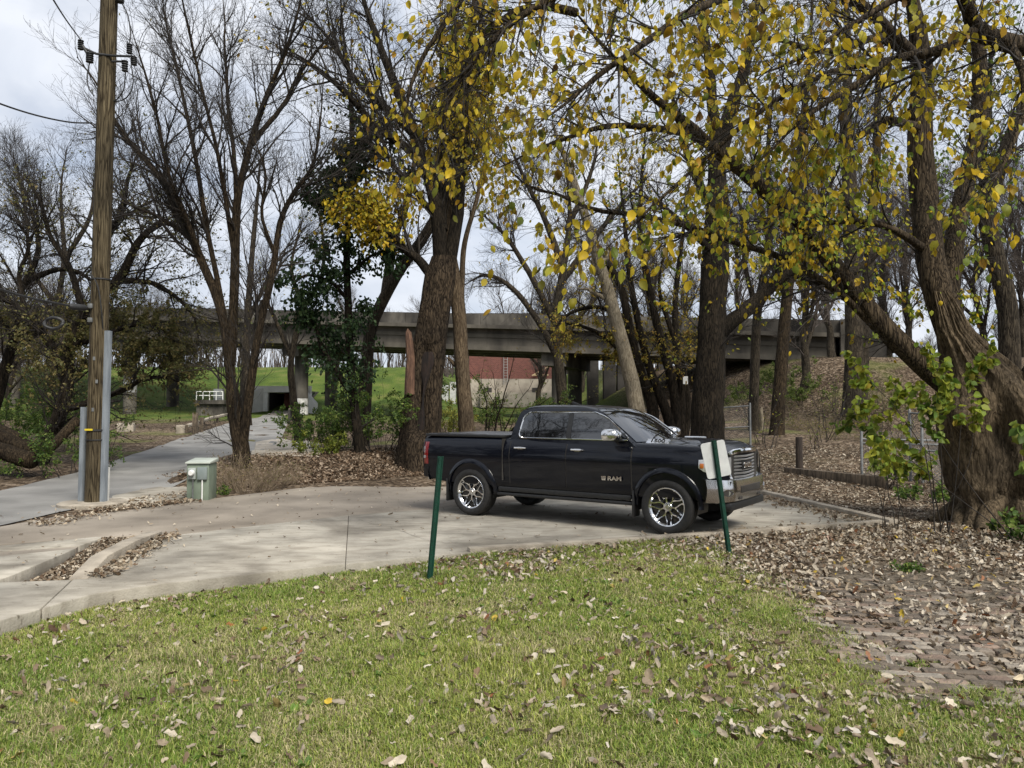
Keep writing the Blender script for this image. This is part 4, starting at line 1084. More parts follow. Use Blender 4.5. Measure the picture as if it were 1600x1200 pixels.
# greenhouse
GZL = [1.28, 1.36, 1.45, 1.55, 1.65, 1.74, 1.80, 1.845, 1.88, 1.905, 1.922, 1.93]
def gh(z):
    f = lambda a: float(np.interp(z, [1.28, 1.5, 1.7, 1.80, 1.86, 1.90, 1.92, 1.93], a))
    return f([1.52, 1.235, .95, .80, .66, .46, .2, -.1]), f([-1.10, -1.06, -1.0, -.96, -.90, -.80, -.66, -.45]), f([.955, .905, .842, .808, .765, .70, .60, .45])
def gh_outline(z):
    xf, xr, hw = gh(z); out = []
    bow = .20
    for t in np.linspace(0, 1, 16): out.append((xr + .05 + (xf - bow - xr - .05) * t, -hw * (1 - .03 * (1 - min(1, t * 4)) ** 2) ))
    for t in np.linspace(-1, 1, 15)[1:-1]: out.append((xf - bow * abs(t) ** 2.2, hw * t))
    for t in np.linspace(1, 0, 16): out.append((xr + .05 + (xf - bow - xr - .05) * t, hw * (1 - .03 * (1 - min(1, t * 4)) ** 2)))
    for t in np.linspace(1, -1, 11)[1:-1]: out.append((xr + .05 * abs(t) ** 3, hw * .97 * t))
    return out
V = []
for z in GZL:
    o_ = gh_outline(z); n = len(o_); V += [(x, y, z) for x, y in o_]
b = MB(); m_ = len(GZL)
b.add(V, [(i * n + k, i * n + (k + 1) % n, (i + 1) * n + (k + 1) % n, (i + 1) * n + k) for i in range(m_ - 1) for k in range(n)] + [tuple(range((m_ - 1) * n, m_ * n))])
b.build('cab', M_PAINT, truck, ang=50)
def gy(x, z, off=.006):
    xf, xr, hw = gh(z); t = (x - xr - .05) / (xf - .2 - xr - .05)
    return hw * (1 - .03 * (1 - min(1, max(0, t) * 4)) ** 2) + off
ZW0, ZW1 = 1.375, 1.80
def pane(name, fx0, fx1, s_, parent, m=M_GLASS, z0=ZW0, z1=ZW1, off=.006, rows=12):
    V = []; zs_ = np.linspace(z0, z1, rows); nx_ = 10
    for z in zs_:
        for t in np.linspace(0, 1, nx_):
            x = fx0(z) * (1 - t) + fx1(z) * t; V.append((x, s_ * gy(x, z, off), z))
    b = MB(); b.add(V, [(i * nx_ + k, i * nx_ + k + 1, (i + 1) * nx_ + k + 1, (i + 1) * nx_ + k) for i in range(rows - 1) for k in range(nx_ - 1)])
    return b.build(name, m, parent, ang=60)
def rear_edge(z): 
    t = (z - ZW0) / (ZW1 - ZW0)
    return -.86 + .06 * t + .10 * max(0, (t - .72) / .28) ** 2.2 + .05 * max(0, (.14 - t) / .14) ** 2
def front_edge(z):
    t = (z - ZW0) / (ZW1 - ZW0)
    return 1.245 - .555 * t - .13 * max(0, (t - .7) / .3) ** 2 - .06 * max(0, (.12 - t) / .12) ** 2
def door_panel(name, x0, x1, s_, x0f=None):
    zs_ = np.linspace(.60, 1.345, 16); nx_ = 14; V = []
    for z in zs_:
        xa = x0f(z) if x0f else x0
        for t in np.linspace(0, 1, nx_):
            x = xa * (1 - t) + x1 * t; e = .005 if 0 < t < 1 else .0; V.append((x, s_ * (side_y(x, min(z, 1.30)) + (.007 if z < 1.33 else -.012)), z))
    b = MB(); ids = lambda i, k: i * nx_ + k
    Fs = [(ids(i, k), ids(i, k + 1), ids(i + 1, k + 1), ids(i + 1, k)) for i in range(15) for k in range(nx_ - 1)]
    b.add(V, Fs)
    bor = [ids(0, k) for k in range(nx_)] + [ids(i, nx_ - 1) for i in range(1, 16)] + [ids(15, k) for k in range(nx_ - 2, -1, -1)] + [ids(i, 0) for i in range(14, 0, -1)]
    base = len(b.v); b.v += [(b.v[i][0], b.v[i][1] - s_ * .02, b.v[i][2]) for i in bor]
    nb = len(bor); b.f += [(bor[i], bor[(i + 1) % nb], base + (i + 1) % nb, base + i) for i in range(nb)]
    return b.build(name, M_PAINT, truck, ang=40)
for s_ in (-1, 1):
    dr = door_panel('door', -.985, .105, s_)
    df = door_panel('door', .122, 1.262, s_)
    # shut line seals
    for xx in (-.994, .1135, 1.271):
        b = MB(); pts = [(xx, s_ * (side_y(xx, min(z, 1.3)) + .0012), z) for z in np.linspace(.60, 1.31, 12)]
        Vv = []
        for p in pts: Vv += [(p[0] - .009, p[1], p[2]), (p[0] + .009, p[1], p[2])]
        b.add(Vv, [(i * 2, i * 2 + 1, i * 2 + 3, i * 2 + 2) for i in range(11)])
        b.build('door_seal', M_BRD, truck)
    pane('window', rear_edge, lambda z: .075, s_, dr)
    pane('window', lambda z: .165, front_edge, s_, df)
    pane('pillar_trim', lambda z: .078, lambda z: .162, s_, truck, M_PLAST, off=.008)
    # chrome surround
    lp = [(rear_edge(z), z) for z in np.linspace(ZW0, ZW1, 14)] + [(x, ZW1) for x in np.linspace(rear_edge(ZW1) + .1, front_edge(ZW1) - .08, 10)] + [(front_edge(z), z) for z in np.linspace(ZW1, ZW0, 14)] + [(x, ZW0 - .004) for x in np.linspace(front_edge(ZW0) - .08, rear_edge(ZW0) + .1, 12)]
    lp.append(lp[0])
    b = MB(); b.tube([(x, s_ * gy(x, z, .009), z) for x, z in lp], .0125, 6); b.build('window_trim', M_CHROME, truck)
    # handles
    for d_, xx in ((dr, -.78), (df, .32)):
        b = MB(); yy = side_y(xx, 1.2); P = [(xx - .11, s_ * (yy + .015), 1.205), (xx - .09, s_ * (yy + .045), 1.208), (xx + .09, s_ * (yy + .045), 1.208), (xx + .11, s_ * (yy + .015), 1.205)]
        b.tube(P, [.012, .017, .017, .012], 8); b.box((xx, s_ * (yy + .008), 1.20), (.10, .012, .05)); b.build('handle', M_CHROME, d_)
    # mirrors
    mx, mz = 1.02, 1.44
    b = MB(); yy = s_ * 1.06
    prof = [(-.16, .10), (-.10, .14), (.10, .145), (.16, .10), (.17, -.02), (.14, -.10), (-.14, -.10), (-.17, -.02)]
    Vv = []
    for dx, sc_ in ((-.12, .9), (-.085, 1.0), (.03, .98), (.10, .75), (.13, .4)):
        Vv += [(mx + dx, yy + s_ * (u_ * .85) * sc_ + s_ * .08, mz + v_ * .70 * sc_ + .01) for u_, v_ in prof]
    k = len(prof); b.add(Vv, [(i * k + j, i * k + (j + 1) % k, (i + 1) * k + (j + 1) % k, (i + 1) * k + j) for i in range(4) for j in range(k)] + [tuple(range(4 * k, 5 * k)), tuple(range(k - 1, -1, -1))])
    mo = b.build('mirror', M_CHROME2, truck, ang=60)
    b = MB(); b.box((mx + .02, s_ * .975, mz - .06), (.10, .14, .05)); b.build('mirror_arm', M_PLAST, mo, bevel=.012)
    # running board
    b = MB(); b.box((.0, s_ * .90, .415), (2.55, .17, .055)); b.build('running_board', M_PLAST, truck, bevel=.02)
    b = MB(); b.box((.0, s_ * .962, .50), (2.5, .03, .08)); b.build('sill', M_PLAST, truck, bevel=.012)
    # mud flaps
    for xx in (-AX - .53, AX - .54):
        b = MB(); b.box((xx, s_ * .90, .42), (.035, .22, .40)); b.build('mud_flap', M_PLAST, truck, bevel=.01)
    # tail lamp
    b = MB(); Vv = []
    for z in np.linspace(.86, 1.26, 8):
        for (dx) in (0, .05, .11, .17):
            x = -3.035 + dx + (0.02 if dx == 0 else 0); Vv.append((x, s_ * (side_y(max(x, -3.0), z) + .010 - (.05 if dx == 0 else 0) - (.004 if dx == .17 else 0)), z))
    Vv2 = [(-3.045, s_ * .78, z) for z in np.linspace(.86, 1.26, 8)]
    b.add(Vv, [(i * 4 + k, i * 4 + k + 1, i * 4 + k + 5, i * 4 + k + 4) for i in range(7) for k in range(3)])
    b.add(Vv2 + [Vv[i * 4] for i in range(8)], [(i, i + 1, 9 + i, 8 + i) for i in range(7)])
    tl = b.build('tail_lamp', M_REDL, truck, ang=60)
    b = MB(); b.box((-2.955, s_ * (side_y(-2.95, 1.0) + .012), .99), (.05, .006, .05)); b.build('reverse_lens', M_LAMP, tl)
    b = MB(); b.box((-2.955, s_ * (side_y(-2.95, 1.1) + .012), 1.12), (.018, .006, .12)); b.build('marker_lens', M_LAMP, tl)
    # headlamp
    b = MB(); Vv = []; xs_ = [2.33, 2.42, 2.52, 2.60, 2.66, 2.70]; zr = np.linspace(0, 1, 5)
    for x in xs_:
        zt_ = 1.12 + .035 * (x - 2.33) / .4; zb_ = .935 + .07 * max(0, (2.45 - x) / .12)
        for t in zr:
            z = zb_ * (1 - t) + zt_ * t; Vv.append((x + .012 - .05 * max(0, z - .9) * (x - 2.3) / .45, s_ * (side_y(x, z) + .010), z))
    b.add(Vv, [(i * 5 + k, i * 5 + k + 1, (i + 1) * 5 + k + 1, (i + 1) * 5 + k) for i in range(5) for k in range(4)])
    b.add([Vv[-5 + k] for k in range(5)] + [(2.775, s_ * .62, z_[2]) for z_ in Vv[-5:]], [(k, k + 1, 6 + k, 5 + k) for k in range(4)])
    hl = b.build('headlamp', M_LAMP, truck, ang=60)
    for zz in (.955, 1.02):
        b = MB(); b.lathe([(.001, .02), (.028, .02), (.03, 0), (.001, 0)], 16, axis='Y', c=(2.56, s_ * (side_y(2.56, 1.0) + .012), zz + .04)); b.build('lens', M_CHROME, hl)
    b = MB(); b.box((2.40, s_ * (side_y(2.40, 1.0) + .016), 1.035), (.07, .012, .07), rz=-s_ * .15); b.build('turn_signal', M_AMBER, hl, bevel=.01)
    # hood vent badge plate
    b = MB(); b.box((1.60, s_ * .755, 1.352), (.38, .105, .05), rx=-s_ * .78); vb = b.build('hood_badge', M_CHROME2, truck, bevel=.02)
def text_mesh(s, size, depth, m, parent, mtx, name='badge', bold=.012):
    cu = bpy.data.curves.new('badge', 'FONT'); cu.body = s; cu.size = size; cu.extrude = depth; cu.align_x = 'CENTER'; cu.align_y = 'CENTER'; cu.offset = bold * size
    o = bpy.data.objects.new('badge', cu); COL.objects.link(o)
    dg = bpy.context.evaluated_depsgraph_get(); dg.update()
    me = bpy.data.meshes.new_from_object(o.evaluated_get(dg)); bpy.data.objects.remove(o)
    me.transform(mtx); me.materials.clear(); me.materials.append(m)
    return link(bpy.data.objects.new(name, me), parent)
RX = Matrix.Rotation(math.pi / 2, 4, 'X')
text_mesh('RAM', .088, .004, M_CHROME, truck, Matrix.Translation((1.00, -1.032, .785)) @ Matrix.Diagonal((1.35, 1, 1, 1)) @ RX, bold=.03)
b = MB()
for i in range(3): b.box((.81, -1.026, .762 + i * .023), (.085 - .010 * (2 - i), .01, .017))
b.build('emblem', M_CHROME, truck)
text_mesh('1500', .095, .004, M_BLACK, truck, Matrix.Translation((1.60, -.755 - .0185, 1.352 + .0185)) @ Matrix.Rotation(.78, 4, 'X') @ Matrix.Diagonal((1.3, 1, 1, 1)), bold=.02)
# windshield and rear window
def wscreen(name, front, z0, z1, yf, off):
    V = []; zs_ = np.linspace(z0, z1, 8); ny_ = 15
    for z in zs_:
        xf, xr, hw = gh(z)
        for t in np.linspace(-yf, yf, ny_):
            x = (xf - .20 * abs(t) ** 2.2) if front else (xr + .05 * abs(t) ** 3)
            V.append((x + (off if front else -off), hw * t * (1 if front else .97), z + (off if front else 0)))
    b = MB(); b.add(V, [(i * ny_ + k, i * ny_ + k + 1, (i + 1) * ny_ + k + 1, (i + 1) * ny_ + k) for i in range(7) for k in range(ny_ - 1)])
    return b.build(name, M_GLASS, truck, ang=60)
wsn = wscreen('windscreen', True, 1.345, 1.85, .90, .006); wscreen('rear_window', False, 1.42, 1.82, .80, .006)
for yy in (-.55, .12):
    b = MB(); b.tube([(1.44, yy, 1.355), (1.35, yy + .25, 1.44), (1.30, yy + .55, 1.475)], .010, 6); b.build('wiper', M_PLAST, wsn)
b = MB(); b.box((1.46, 0, 1.333), (.16, 1.5, .014)); b.build('cowl', M_PLAST, truck, bevel=.004)
# tonneau cover with its rails and fold lines
b = MB()
for x0, x1 in ((-3.0, -2.40), (-2.39, -1.79), (-1.78, -1.16)): b.box(((x0 + x1) / 2, 0, 1.395), (x1 - x0, 1.70, .035))
b.build('tonneau_cover', M_TONN, truck, bevel=.012)
for s_ in (-1, 1):
    b = MB(); b.box((-2.08, s_ * .885, 1.385), (1.86, .075, .045)); b.build('bed_rail', M_PLAST, truck, bevel=.012)
b = MB(); b.box((-1.135, 0, 1.0), (.012, 2.046, .70)); b.build('bed_gap', M_BRD, truck)
b = MB(); b.box((-3.034, 0, 1.05), (.03, 1.52, .60)); tg = b.build('tailgate', M_PAINT, truck, bevel=.012)
# bumpers
def bumper(xc, zlo, zhi, sgn, reach, m, wrap, depth=.12):
    V = []; prof = [(-.02, zlo), (.055, zlo + .015), (.085, (zlo + zhi) / 2 - .03), (.085, (zlo + zhi) / 2 + .04), (.06, zhi - .015), (-.03, zhi)]
    ts = np.linspace(-1, 1, 33)
    for t in ts:
        y = t * reach; back = wrap * max(0, (abs(t) - .55) / .45) ** 3 + .05 * abs(t) ** 2
        for dx, z in prof:
            V.append((xc + sgn * (dx - back), y * (1 - .10 * max(0, (abs(t) - .9) / .1) * 0), z + .03 * abs(t) ** 3 * (z - zlo) / (zhi - zlo)))
    k = len(prof); b = MB()
    b.add(V, [(i * k + j, i * k + j + 1, (i + 1) * k + j + 1, (i + 1) * k + j) for i in range(32) for j in range(k - 1)])
    return b.build('bumper', m, truck, ang=50)
fb = bumper(2.80, .50, .83, 1, .998, M_CHROME2, .34)
rb_ = bumper(-3.06, .56, .80, -1, .985, M_CHROME2, .22)
b = MB(); b.box((2.74, 0, .70), (.16, 1.5, .22)); b.build('bumper_core', M_PLAST, truck)
b = MB(); b.box((2.866, 0, .675), (.05, .86, .10)); b.build('air_intake', M_BRD, fb, bevel=.01)
b = MB(); b.box((2.72, 0, .44), (.22, 1.55, .12)); b.build('air_dam', M_PLAST, truck, bevel=.03)
def bx(y, z):
    t = abs(y) / .998; back = .34 * max(0, (t - .55) / .45) ** 3 + .05 * t * t
    dx = float(np.interp(z, [.50, .515, .635, .705, .815, .83], [-.02, .055, .085, .085, .06, -.03]))
    return 2.80 + dx - back
for s_ in (-1, 1):
    V = []; nn = 20
    for r_ in (0, .5, 1):
        for i in range(nn):
            a_ = 2 * math.pi * i / nn; y = .80 + .085 * r_ * math.cos(a_); z = .645 + .050 * r_ * math.sin(a_); V.append((bx(y, z) + .004, s_ * y, z))
    b = MB(); b.add(V, [(k * nn + i, k * nn + (i + 1) % nn, (k + 1) * nn + (i + 1) % nn, (k + 1) * nn + i) for k in range(2) for i in range(nn)]); fl = b.build('fog_lamp', M_BRD, fb, ang=80)
    P = [V[2 * nn + i % nn] for i in range(nn + 1)]
    b = MB(); b.tube([(p[0] + .004, p[1], p[2]) for p in P], .008, 6, cap=False); b.build('fog_lamp_trim', M_CHROME, fb)
    b = MB(); b.lathe([(.001, .02), (.03, .02), (.036, 0), (.001, 0)], 16, axis='Y', c=(bx(.79, .645) - .005, s_ * .79, .645)); b.build('fog_bulb', M_LAMP, fb)
    b = MB(); b.box((bx(.42, .56) + .0, s_ * .42, .555), (.03, .13, .045)); b.build('tow_slot', M_BRD, fb, bevel=.01)
# grille
b = MB(); b.box((2.735, 0, .995), (.05, 1.20, .40)); gq = b.build('grille', M_BRD, truck, bevel=.01)
for i in range(7):
    z = .845 + i * .05; b = MB(); P = [(2.80 - .085 * (abs(t) ** 2.2), t * .585, z + .012 * abs(t)) for t in np.linspace(-1, 1, 15)]; b.tube(P, [.0145] * 15, 6); b.build('grille_bar', M_SATIN, gq)
P = [(2.79, -.52, .80), (2.745, -.60, .86), (2.715, -.64, 1.05), (2.70, -.63, 1.18), (2.755, -.48, 1.222), (2.785, 0, 1.232), (2.755, .48, 1.222), (2.70, .63, 1.18), (2.715, .64, 1.05), (2.745, .60, .86), (2.79, .52, .80), (2.815, 0, .79), (2.79, -.52, .80)]
b = MB(); b.tube(P, [.02, .024, .03, .036, .042, .042, .042, .036, .03, .024, .02, .02, .02], 8); b.build('grille_surround', M_CHROME, gq)
b = MB(); b.box((2.805, 0, 1.01), (.02, .44, .13)); b.build('badge_plate', M_PLAST, gq, bevel=.01)
text_mesh('RAM', .105, .008, M_CHROME, gq, Matrix.Translation((2.824, 0, 1.01)) @ Matrix.Rotation(math.pi / 2, 4, 'Z') @ Matrix.Diagonal((1.5, 1, 1, 1)) @ RX, bold=.02)
# roof fin
b = MB(); b.prism([(-.35, -.02), (-.18, -.006), (-.18, .006), (-.35, .02)], 1.92, [1.99, 1.935, 1.935, 1.99]); b.build('antenna_fin', M_PLAST, truck, bevel=.006)
# chassis: frame, axles
b = MB()
for s_ in (-1, 1): b.box((-.1, s_ * .42, .50), (5.0, .09, .14))
for ax_ in (-AX, AX): b.tube([(ax_, -.8, .42), (ax_, .8, .42)], .05, 10)
b.tube([(ax_ - .2, 0, .46), (-AX, 0, .44)], .05, 8); b.lathe([(.001, -.12), (.15, -.1), (.17, 0), (.15, .1), (.001, .12)], 16, c=(-AX, .1, .42)); b.box((-.2, .2, .52), (1.2, .5, .16)); b.box((2.2, 0, .5), (.8, .8, .1))
b.build('chassis', M_PLAST, truck)
# wheels
def tyre_mb():
    w, R, r = .142, .408, .288
    prof = [(r, -w * .86), (r + .02, -w * .98), (r + .06, -w * 1.02), (R - .03, -w * .97), (R - .008, -w * .86), (R, -w * .6), (R, -w * .33), (R - .008, -w * .31), (R - .008, -w * .27), (R, -w * .25), (R, w * .25), (R - .008, w * .27), (R - .008, w * .31), (R, w * .33), (R, w * .6), (R - .008, w * .86), (R - .03, w * .97), (r + .06, w * 1.02), (r + .02, w * .98), (r, w * .86)]
    return MB().lathe(prof, 64, axis='Y')
def rim_mb():
    b = MB()
    b.lathe([(.27, -.118), (.284, -.126), (.29, -.122), (.288, -.10), (.262, -.07), (.255, .06), (.285, .11)], 64, axis='Y')
    b.lathe([(.001, -.098), (.030, -.098), (.036, -.09), (.06, -.088), (.072, -.075), (.072, -.03), (.001, -.03)], 32, axis='Y')
    return b
def spokes_mb():
    b = MB(); N_ = 7
    def bar(P, W, D):
        V = []; P = np.array(P)
        for i, p in enumerate(P):
            d = norm(P[min(i + 1, len(P) - 1)] - P[max(i - 1, 0)]); n_ = np.array((-d[1], d[0]))
            w = W[i]; y = D[i]
            V += [(p[0] - n_[0] * w, y + .03, p[1] - n_[1] * w), (p[0] - n_[0] * w * .75, y, p[1] - n_[1] * w * .75), (p[0] + n_[0] * w * .75, y, p[1] + n_[1] * w * .75), (p[0] + n_[0] * w, y + .03, p[1] + n_[1] * w)]
        b.add(V, [(i * 4 + k, i * 4 + k + 1, i * 4 + k + 5, i * 4 + k + 4) for i in range(len(P) - 1) for k in range(3)])
    for i in range(N_):
        a0 = 2 * math.pi * i / N_ + .22
        def pol(r, da): return (r * math.cos(a0 + da), r * math.sin(a0 + da))
        bar([pol(.05, 0), pol(.10, 0), pol(.135, 0)], [.016, .013, .015], [-.088, -.086, -.088])
        for s_ in (-1, 1):
            bar([pol(.125, s_ * .02), pol(.16, s_ * .16), pol(.20, s_ * .285), pol(.24, s_ * .335), pol(.279, s_ * .31)], [.0125, .0105, .0105, .013, .021], [-.088, -.090, -.097, -.106, -.118])
    return b
wheel_src = None
for ax_, s_ in ((-AX, -1), (AX, -1), (-AX, 1), (AX, 1)):
    if wheel_src is None:
        b = MB(); b.lathe([(.001, -.03), (.19, -.03), (.20, -.015), (.20, .0), (.25, .02), (.25, .05), (.001, .05)], 40, axis='Y'); wh_ = b.build('wheel', M_PLAST, truck)
        tyre_mb().build('tyre', M_TYRE, wh_); rim_mb().build('rim', M_CHROME2, wh_, ang=30); spokes_mb().build('spokes', M_CHROME, wh_, ang=40)
        b = MB(); b.lathe([(.10, -.06), (.262, -.06)], 48, axis='Y'); b.build('rim_back', M_DARKW, wh_)
        wheel_src = wh_
    else:
        wh_ = wheel_src.copy(); COL.objects.link(wh_); wh_.parent = truck
        for ch in wheel_src.children:
            c_ = ch.copy(); COL.objects.link(c_); c_.parent = wh_
    wh_.location = (ax_, s_ * .875, .408)
    wh_.rotation_euler = (0, .3 * (ax_ > 0), math.pi if s_ > 0 else 0)

def pull(o):
    if o.type == 'MESH' and o.name.split('.')[0] not in ('wheel', 'tyre', 'rim', 'rim_back', 'spokes'):
        co = np.empty(len(o.data.vertices) * 3, np.float32); o.data.vertices.foreach_get('co', co); co = co.reshape(-1, 3)
        x = co[:, 0]; co[:, 0] = np.where(x > 2.32, 2.32 + (x - 2.32) * .80, np.where(x < -2.4, -2.4 + (x + 2.4) * .90, x)); o.data.vertices.foreach_set('co', co.ravel()); o.data.update()
    for ch in o.children: pull(ch)
pull(truck)
# ------------------------------------------------------------------ trees
def spawn(P, R, total, rg, t0=.2, t1=1.0, lmin=.5, lmax=1.5, ang=.8, up=.1, npts=6, rfac=.55, wander=.16, tip=.15, rmin=.003, tl=.5, weight=None):
    M_, N = P.shape[:2]
    ln = np.linalg.norm(P[:, 1:] - P[:, :-1], axis=-1).sum(1)
    w = ln if weight is None else ln * weight
    i = rg.choice(M_, total, p=w / w.sum()); t = t0 + (t1 - t0) * rg.random(total)
    u = np.minimum(t * (N - 1), N - 1 - 1e-4); k = u.astype(int); f = (u - k)[:, None]
    pos = P[i, k] * (1 - f) + P[i, k + 1] * f; tan = norm(P[i, k + 1] - P[i, k]); rad = R[i, k] * (1 - f[:, 0]) + R[i, k + 1] * f[:, 0]
    pr_ = rvec(total, rg); pr_ = norm(pr_ - (pr_ * tan).sum(-1, keepdims=True) * tan)
    a = ang * rg.uniform(.55, 1.35, total)[:, None]
    d = np.cos(a) * tan + np.sin(a) * pr_
    Lg = rg.uniform(lmin, lmax, total) * (1 - tl * t)
    out = [pos]
    for s in range(npts - 1):
        d = norm(d + wander * rg.standard_normal((total, 3)) + up * np.array((0, 0, 1.0)) / (npts - 1) * 2)
        pos = pos + d * (Lg / (npts - 1))[:, None]; out.append(pos)
    Pn = np.stack(out, 1)
    r0 = np.maximum(np.minimum(rad * rfac, Lg * .0155), rmin)
    Rn = r0[:, None] * (1 - (1 - tip) * np.linspace(0, 1, npts)[None])
    return Pn, np.maximum(Rn, rmin * .6)
def limbs_px(spec, Y, n=26, wig=.02, seed=0):
    P, R = [], []
    rg = np.random.default_rng(seed)
    for w0, w1, pts in spec:
        Q = np.array([at(p[0], p[1], Y + (p[2] if len(p) > 2 else 0)) for p in pts])
        C = catmull(Q, n); dy = C[:, 1] / 1200
        t = np.linspace(0, 1, n)
        C = C + (fbm(np.stack([t * 6, np.full(n, rg.random() * 50), t * 0], -1), 3, seed)[:, None] - .5) * wig * rg.standard_normal((1, 3)) * np.minimum(t * 8, 1)[:, None] * 4
        P.append(C); R.append((w0 * (1 - t) + w1 * t) * (1 - .6 * np.maximum(0, (t - .75) / .25)) / 2 * dy)
    return np.array(P), np.array(R)
def leaves_on(P, R, total, rg, size, pal, droop=.8, spread=.03, wid=(.8, 1.15), small=False, keep=None, t0=.25):
    M_, N = P.shape[:2]
    if keep is None: i = rg.integers(0, M_, total)
    else:
        w_ = np.maximum(keep(P[:, N // 2], rg), 0) * rg.exponential(1, M_) ** 1.6 * np.linalg.norm(P[:, -1] - P[:, 0], axis=-1); i = rg.choice(M_, total, p=w_ / w_.sum())
    t = t0 + (1 - t0) * rg.random(total)
    u = np.minimum(t * (N - 1), N - 1 - 1e-4); k = u.astype(int); f = (u - k)[:, None]
    pos = P[i, k] * (1 - f) + P[i, k + 1] * f; tan = norm(P[i, k + 1] - P[i, k])
    n = len(pos)
    fw = norm(tan * .5 + .7 * rvec(n, rg) + np.array((0, 0, -droop)))
    nr = norm(rvec(n, rg) + np.array((0, -.3, .6)))
    s = rg.uniform(size[0], size[1], n)
    return leaf_arrays(pos + spread * rg.standard_normal((n, 3)), fw, nr, s, rg.uniform(*wid, n), palette(n, pal, rg, .22), rg.uniform(-.8, 1.6, n), small)
def tubes_obj(name, groups, m, parent, sides, bump=0):
    Vs, Qs, b_ = [], [], 0
    for (P, R), S in zip(groups, sides):
        V, q = tube_arrays(P, R, S, bump, 3); Vs.append(V); Qs.append(q + b_); b_ += len(V)
    return npmesh(name, np.concatenate(Vs), [np.concatenate(Qs)], m, parent)
def grow(root, limbs, levels, rg, bark, leafspec=None, trunk_sides=14, bump=.14, flare=.5, twig_m=None, nlimb_leaf=None, weight=None, flare_n=1):
    P, R = limbs
    R = R.copy(); h = P[:flare_n, :, 2] - P[:flare_n, :1, 2]; R[:flare_n] *= 1 + flare * np.exp(-np.maximum(h, 0) / .45)
    tubes_obj('trunk', [(P, R)], bark, root, [trunk_sides], bump)
    groups = []; sides = []
    pp, rr = P, R; prev = []
    for li, lv in enumerate(levels):
        lv = dict(lv); mixp = lv.pop('also', None)
        cp, cr = spawn(pp, rr, rg=rg, weight=weight if li == 0 else None, **lv)
        groups.append((cp, cr)); sides.append([6, 4, 3, 3][li]); pp, rr = cp, cr
    if groups: tubes_obj('branches', groups, twig_m or M_TWIG, root, sides)
    if leafspec:
        acc = []
        for sp_ in leafspec:
            sp_ = dict(sp_); gi = sp_.pop('level', len(groups) - 1); lm = sp_.pop('m', M_LEAF)
            acc.append(leaves_on(*groups[gi], rg=rg, **sp_))
        V, fs, c = collect_s(acc)
        npmesh('foliage', V, fs, M_LEAF, root, col=c)
    return groups
def collect_s(parts): return collect(parts)
YEL = [(5, (.56, .40, .025)), (4.5, (.46, .365, .030)), (2.4, (.31, .30, .035)), (1.2, (.14, .18, .03)), (1.3, (.42, .24, .02)), (.8, (.15, .075, .02))]
GRN = [(3, (.10, .165, .028)), (3, (.16, .21, .035)), (2, (.26, .27, .045)), (1, (.06, .12, .025))]
IVY = [(3, (.022, .046, .018)), (2, (.035, .065, .022)), (1, (.055, .09, .028))]
OLV = [(3, (.15, .14, .05)), (2, (.20, .165, .06)), (2, (.10, .115, .035)), (1, (.24, .18, .07))]
def treething(name, label, cat, px, py, Y, group=None):
    p = at(px, py, Y); return thing(name, label, cat, (p[0], Y, float(tz(p[0], Y))), 0, group)

# forked bare tree beside the road
rg = np.random.default_rng(101)
t = treething('bare_tree', 'bare forked tree with several dark stems rising behind the green cabinet', 'tree', 376, 700, 20)
TA = [(27.4, 19.2, [(377, 775), (376, 700), (366, 640), (358, 560)]),
      (15.8, 3.2, [(361, 590), (347, 490), (318, 415), (300, 375), (276, 320), (240, 265, .4), (205, 225, .8), (180, 190, 1), (150, 130, 1.2), (120, 90, 1.4)]),
      (16.6, 3.2, [(360, 570), (365, 480), (368, 390), (371, 310), (385, 250), (402, 190, -.3), (425, 130, -.6), (450, 70, -.9), (470, 0, -1.1), (480, -60, -1.2)]),
      (10.1, 2.4, [(355, 520), (340, 440), (322, 350), (308, 260), (292, 180, .5), (275, 100, .8), (258, 30, 1), (250, -60, 1)]),
      (15.8, 3.2, [(380, 760, 0), (380, 690, -.1), (392, 600, -.3), (404, 520, -.4), (425, 430, -.6), (437, 350, -.7), (460, 300, -.9), (488, 260, -1), (500, 190, -1.2), (505, 120, -1.3)]),
      (7.9, 2, [(366, 400), (352, 310, -.3), (338, 230, -.6), (318, 150, -.8), (300, 70, -1), (285, 0, -1.2), (280, -50, -1.3)]),
      (7.9, 2, [(370, 310), (362, 220, .5), (355, 140, .8), (352, 60, 1), (345, -20, 1.2)]),
      (8.6, 2.4, [(318, 410), (290, 340, -.5), (262, 270, -1), (245, 180, -1.2), (225, 110, -1.4), (200, 30, -1.5)]),
      (8.6, 2.4, [(395, 220), (440, 170, .5), (470, 110, .8), (510, 60, 1), (540, 20, 1.2)]),
      (7.2, 2.4, [(300, 375), (250, 340, .4), (205, 320, .8), (170, 290, 1)]),
      (6.5, 2.4, [(430, 400, -.6), (410, 340, -.9), (415, 270, -1.1), (395, 210, -1.2)])]
grow(t, limbs_px(TA, 20, seed=1), [dict(total=310, t0=.22, lmin=1.0, lmax=3.4, ang=.62, up=.24, npts=8, wander=.13, rfac=.6),
    dict(total=2500, t0=.12, lmin=.5, lmax=1.7, ang=.65, up=.2, npts=6, wander=.16), dict(total=9000, t0=.15, lmin=.25, lmax=.8, ang=.6, up=.12, npts=4, rmin=.004)], rg, M_BARK3, flare=.25, trunk_sides=16,
    leafspec=[dict(total=260, size=(.05, .09), pal=OLV, small=True)])

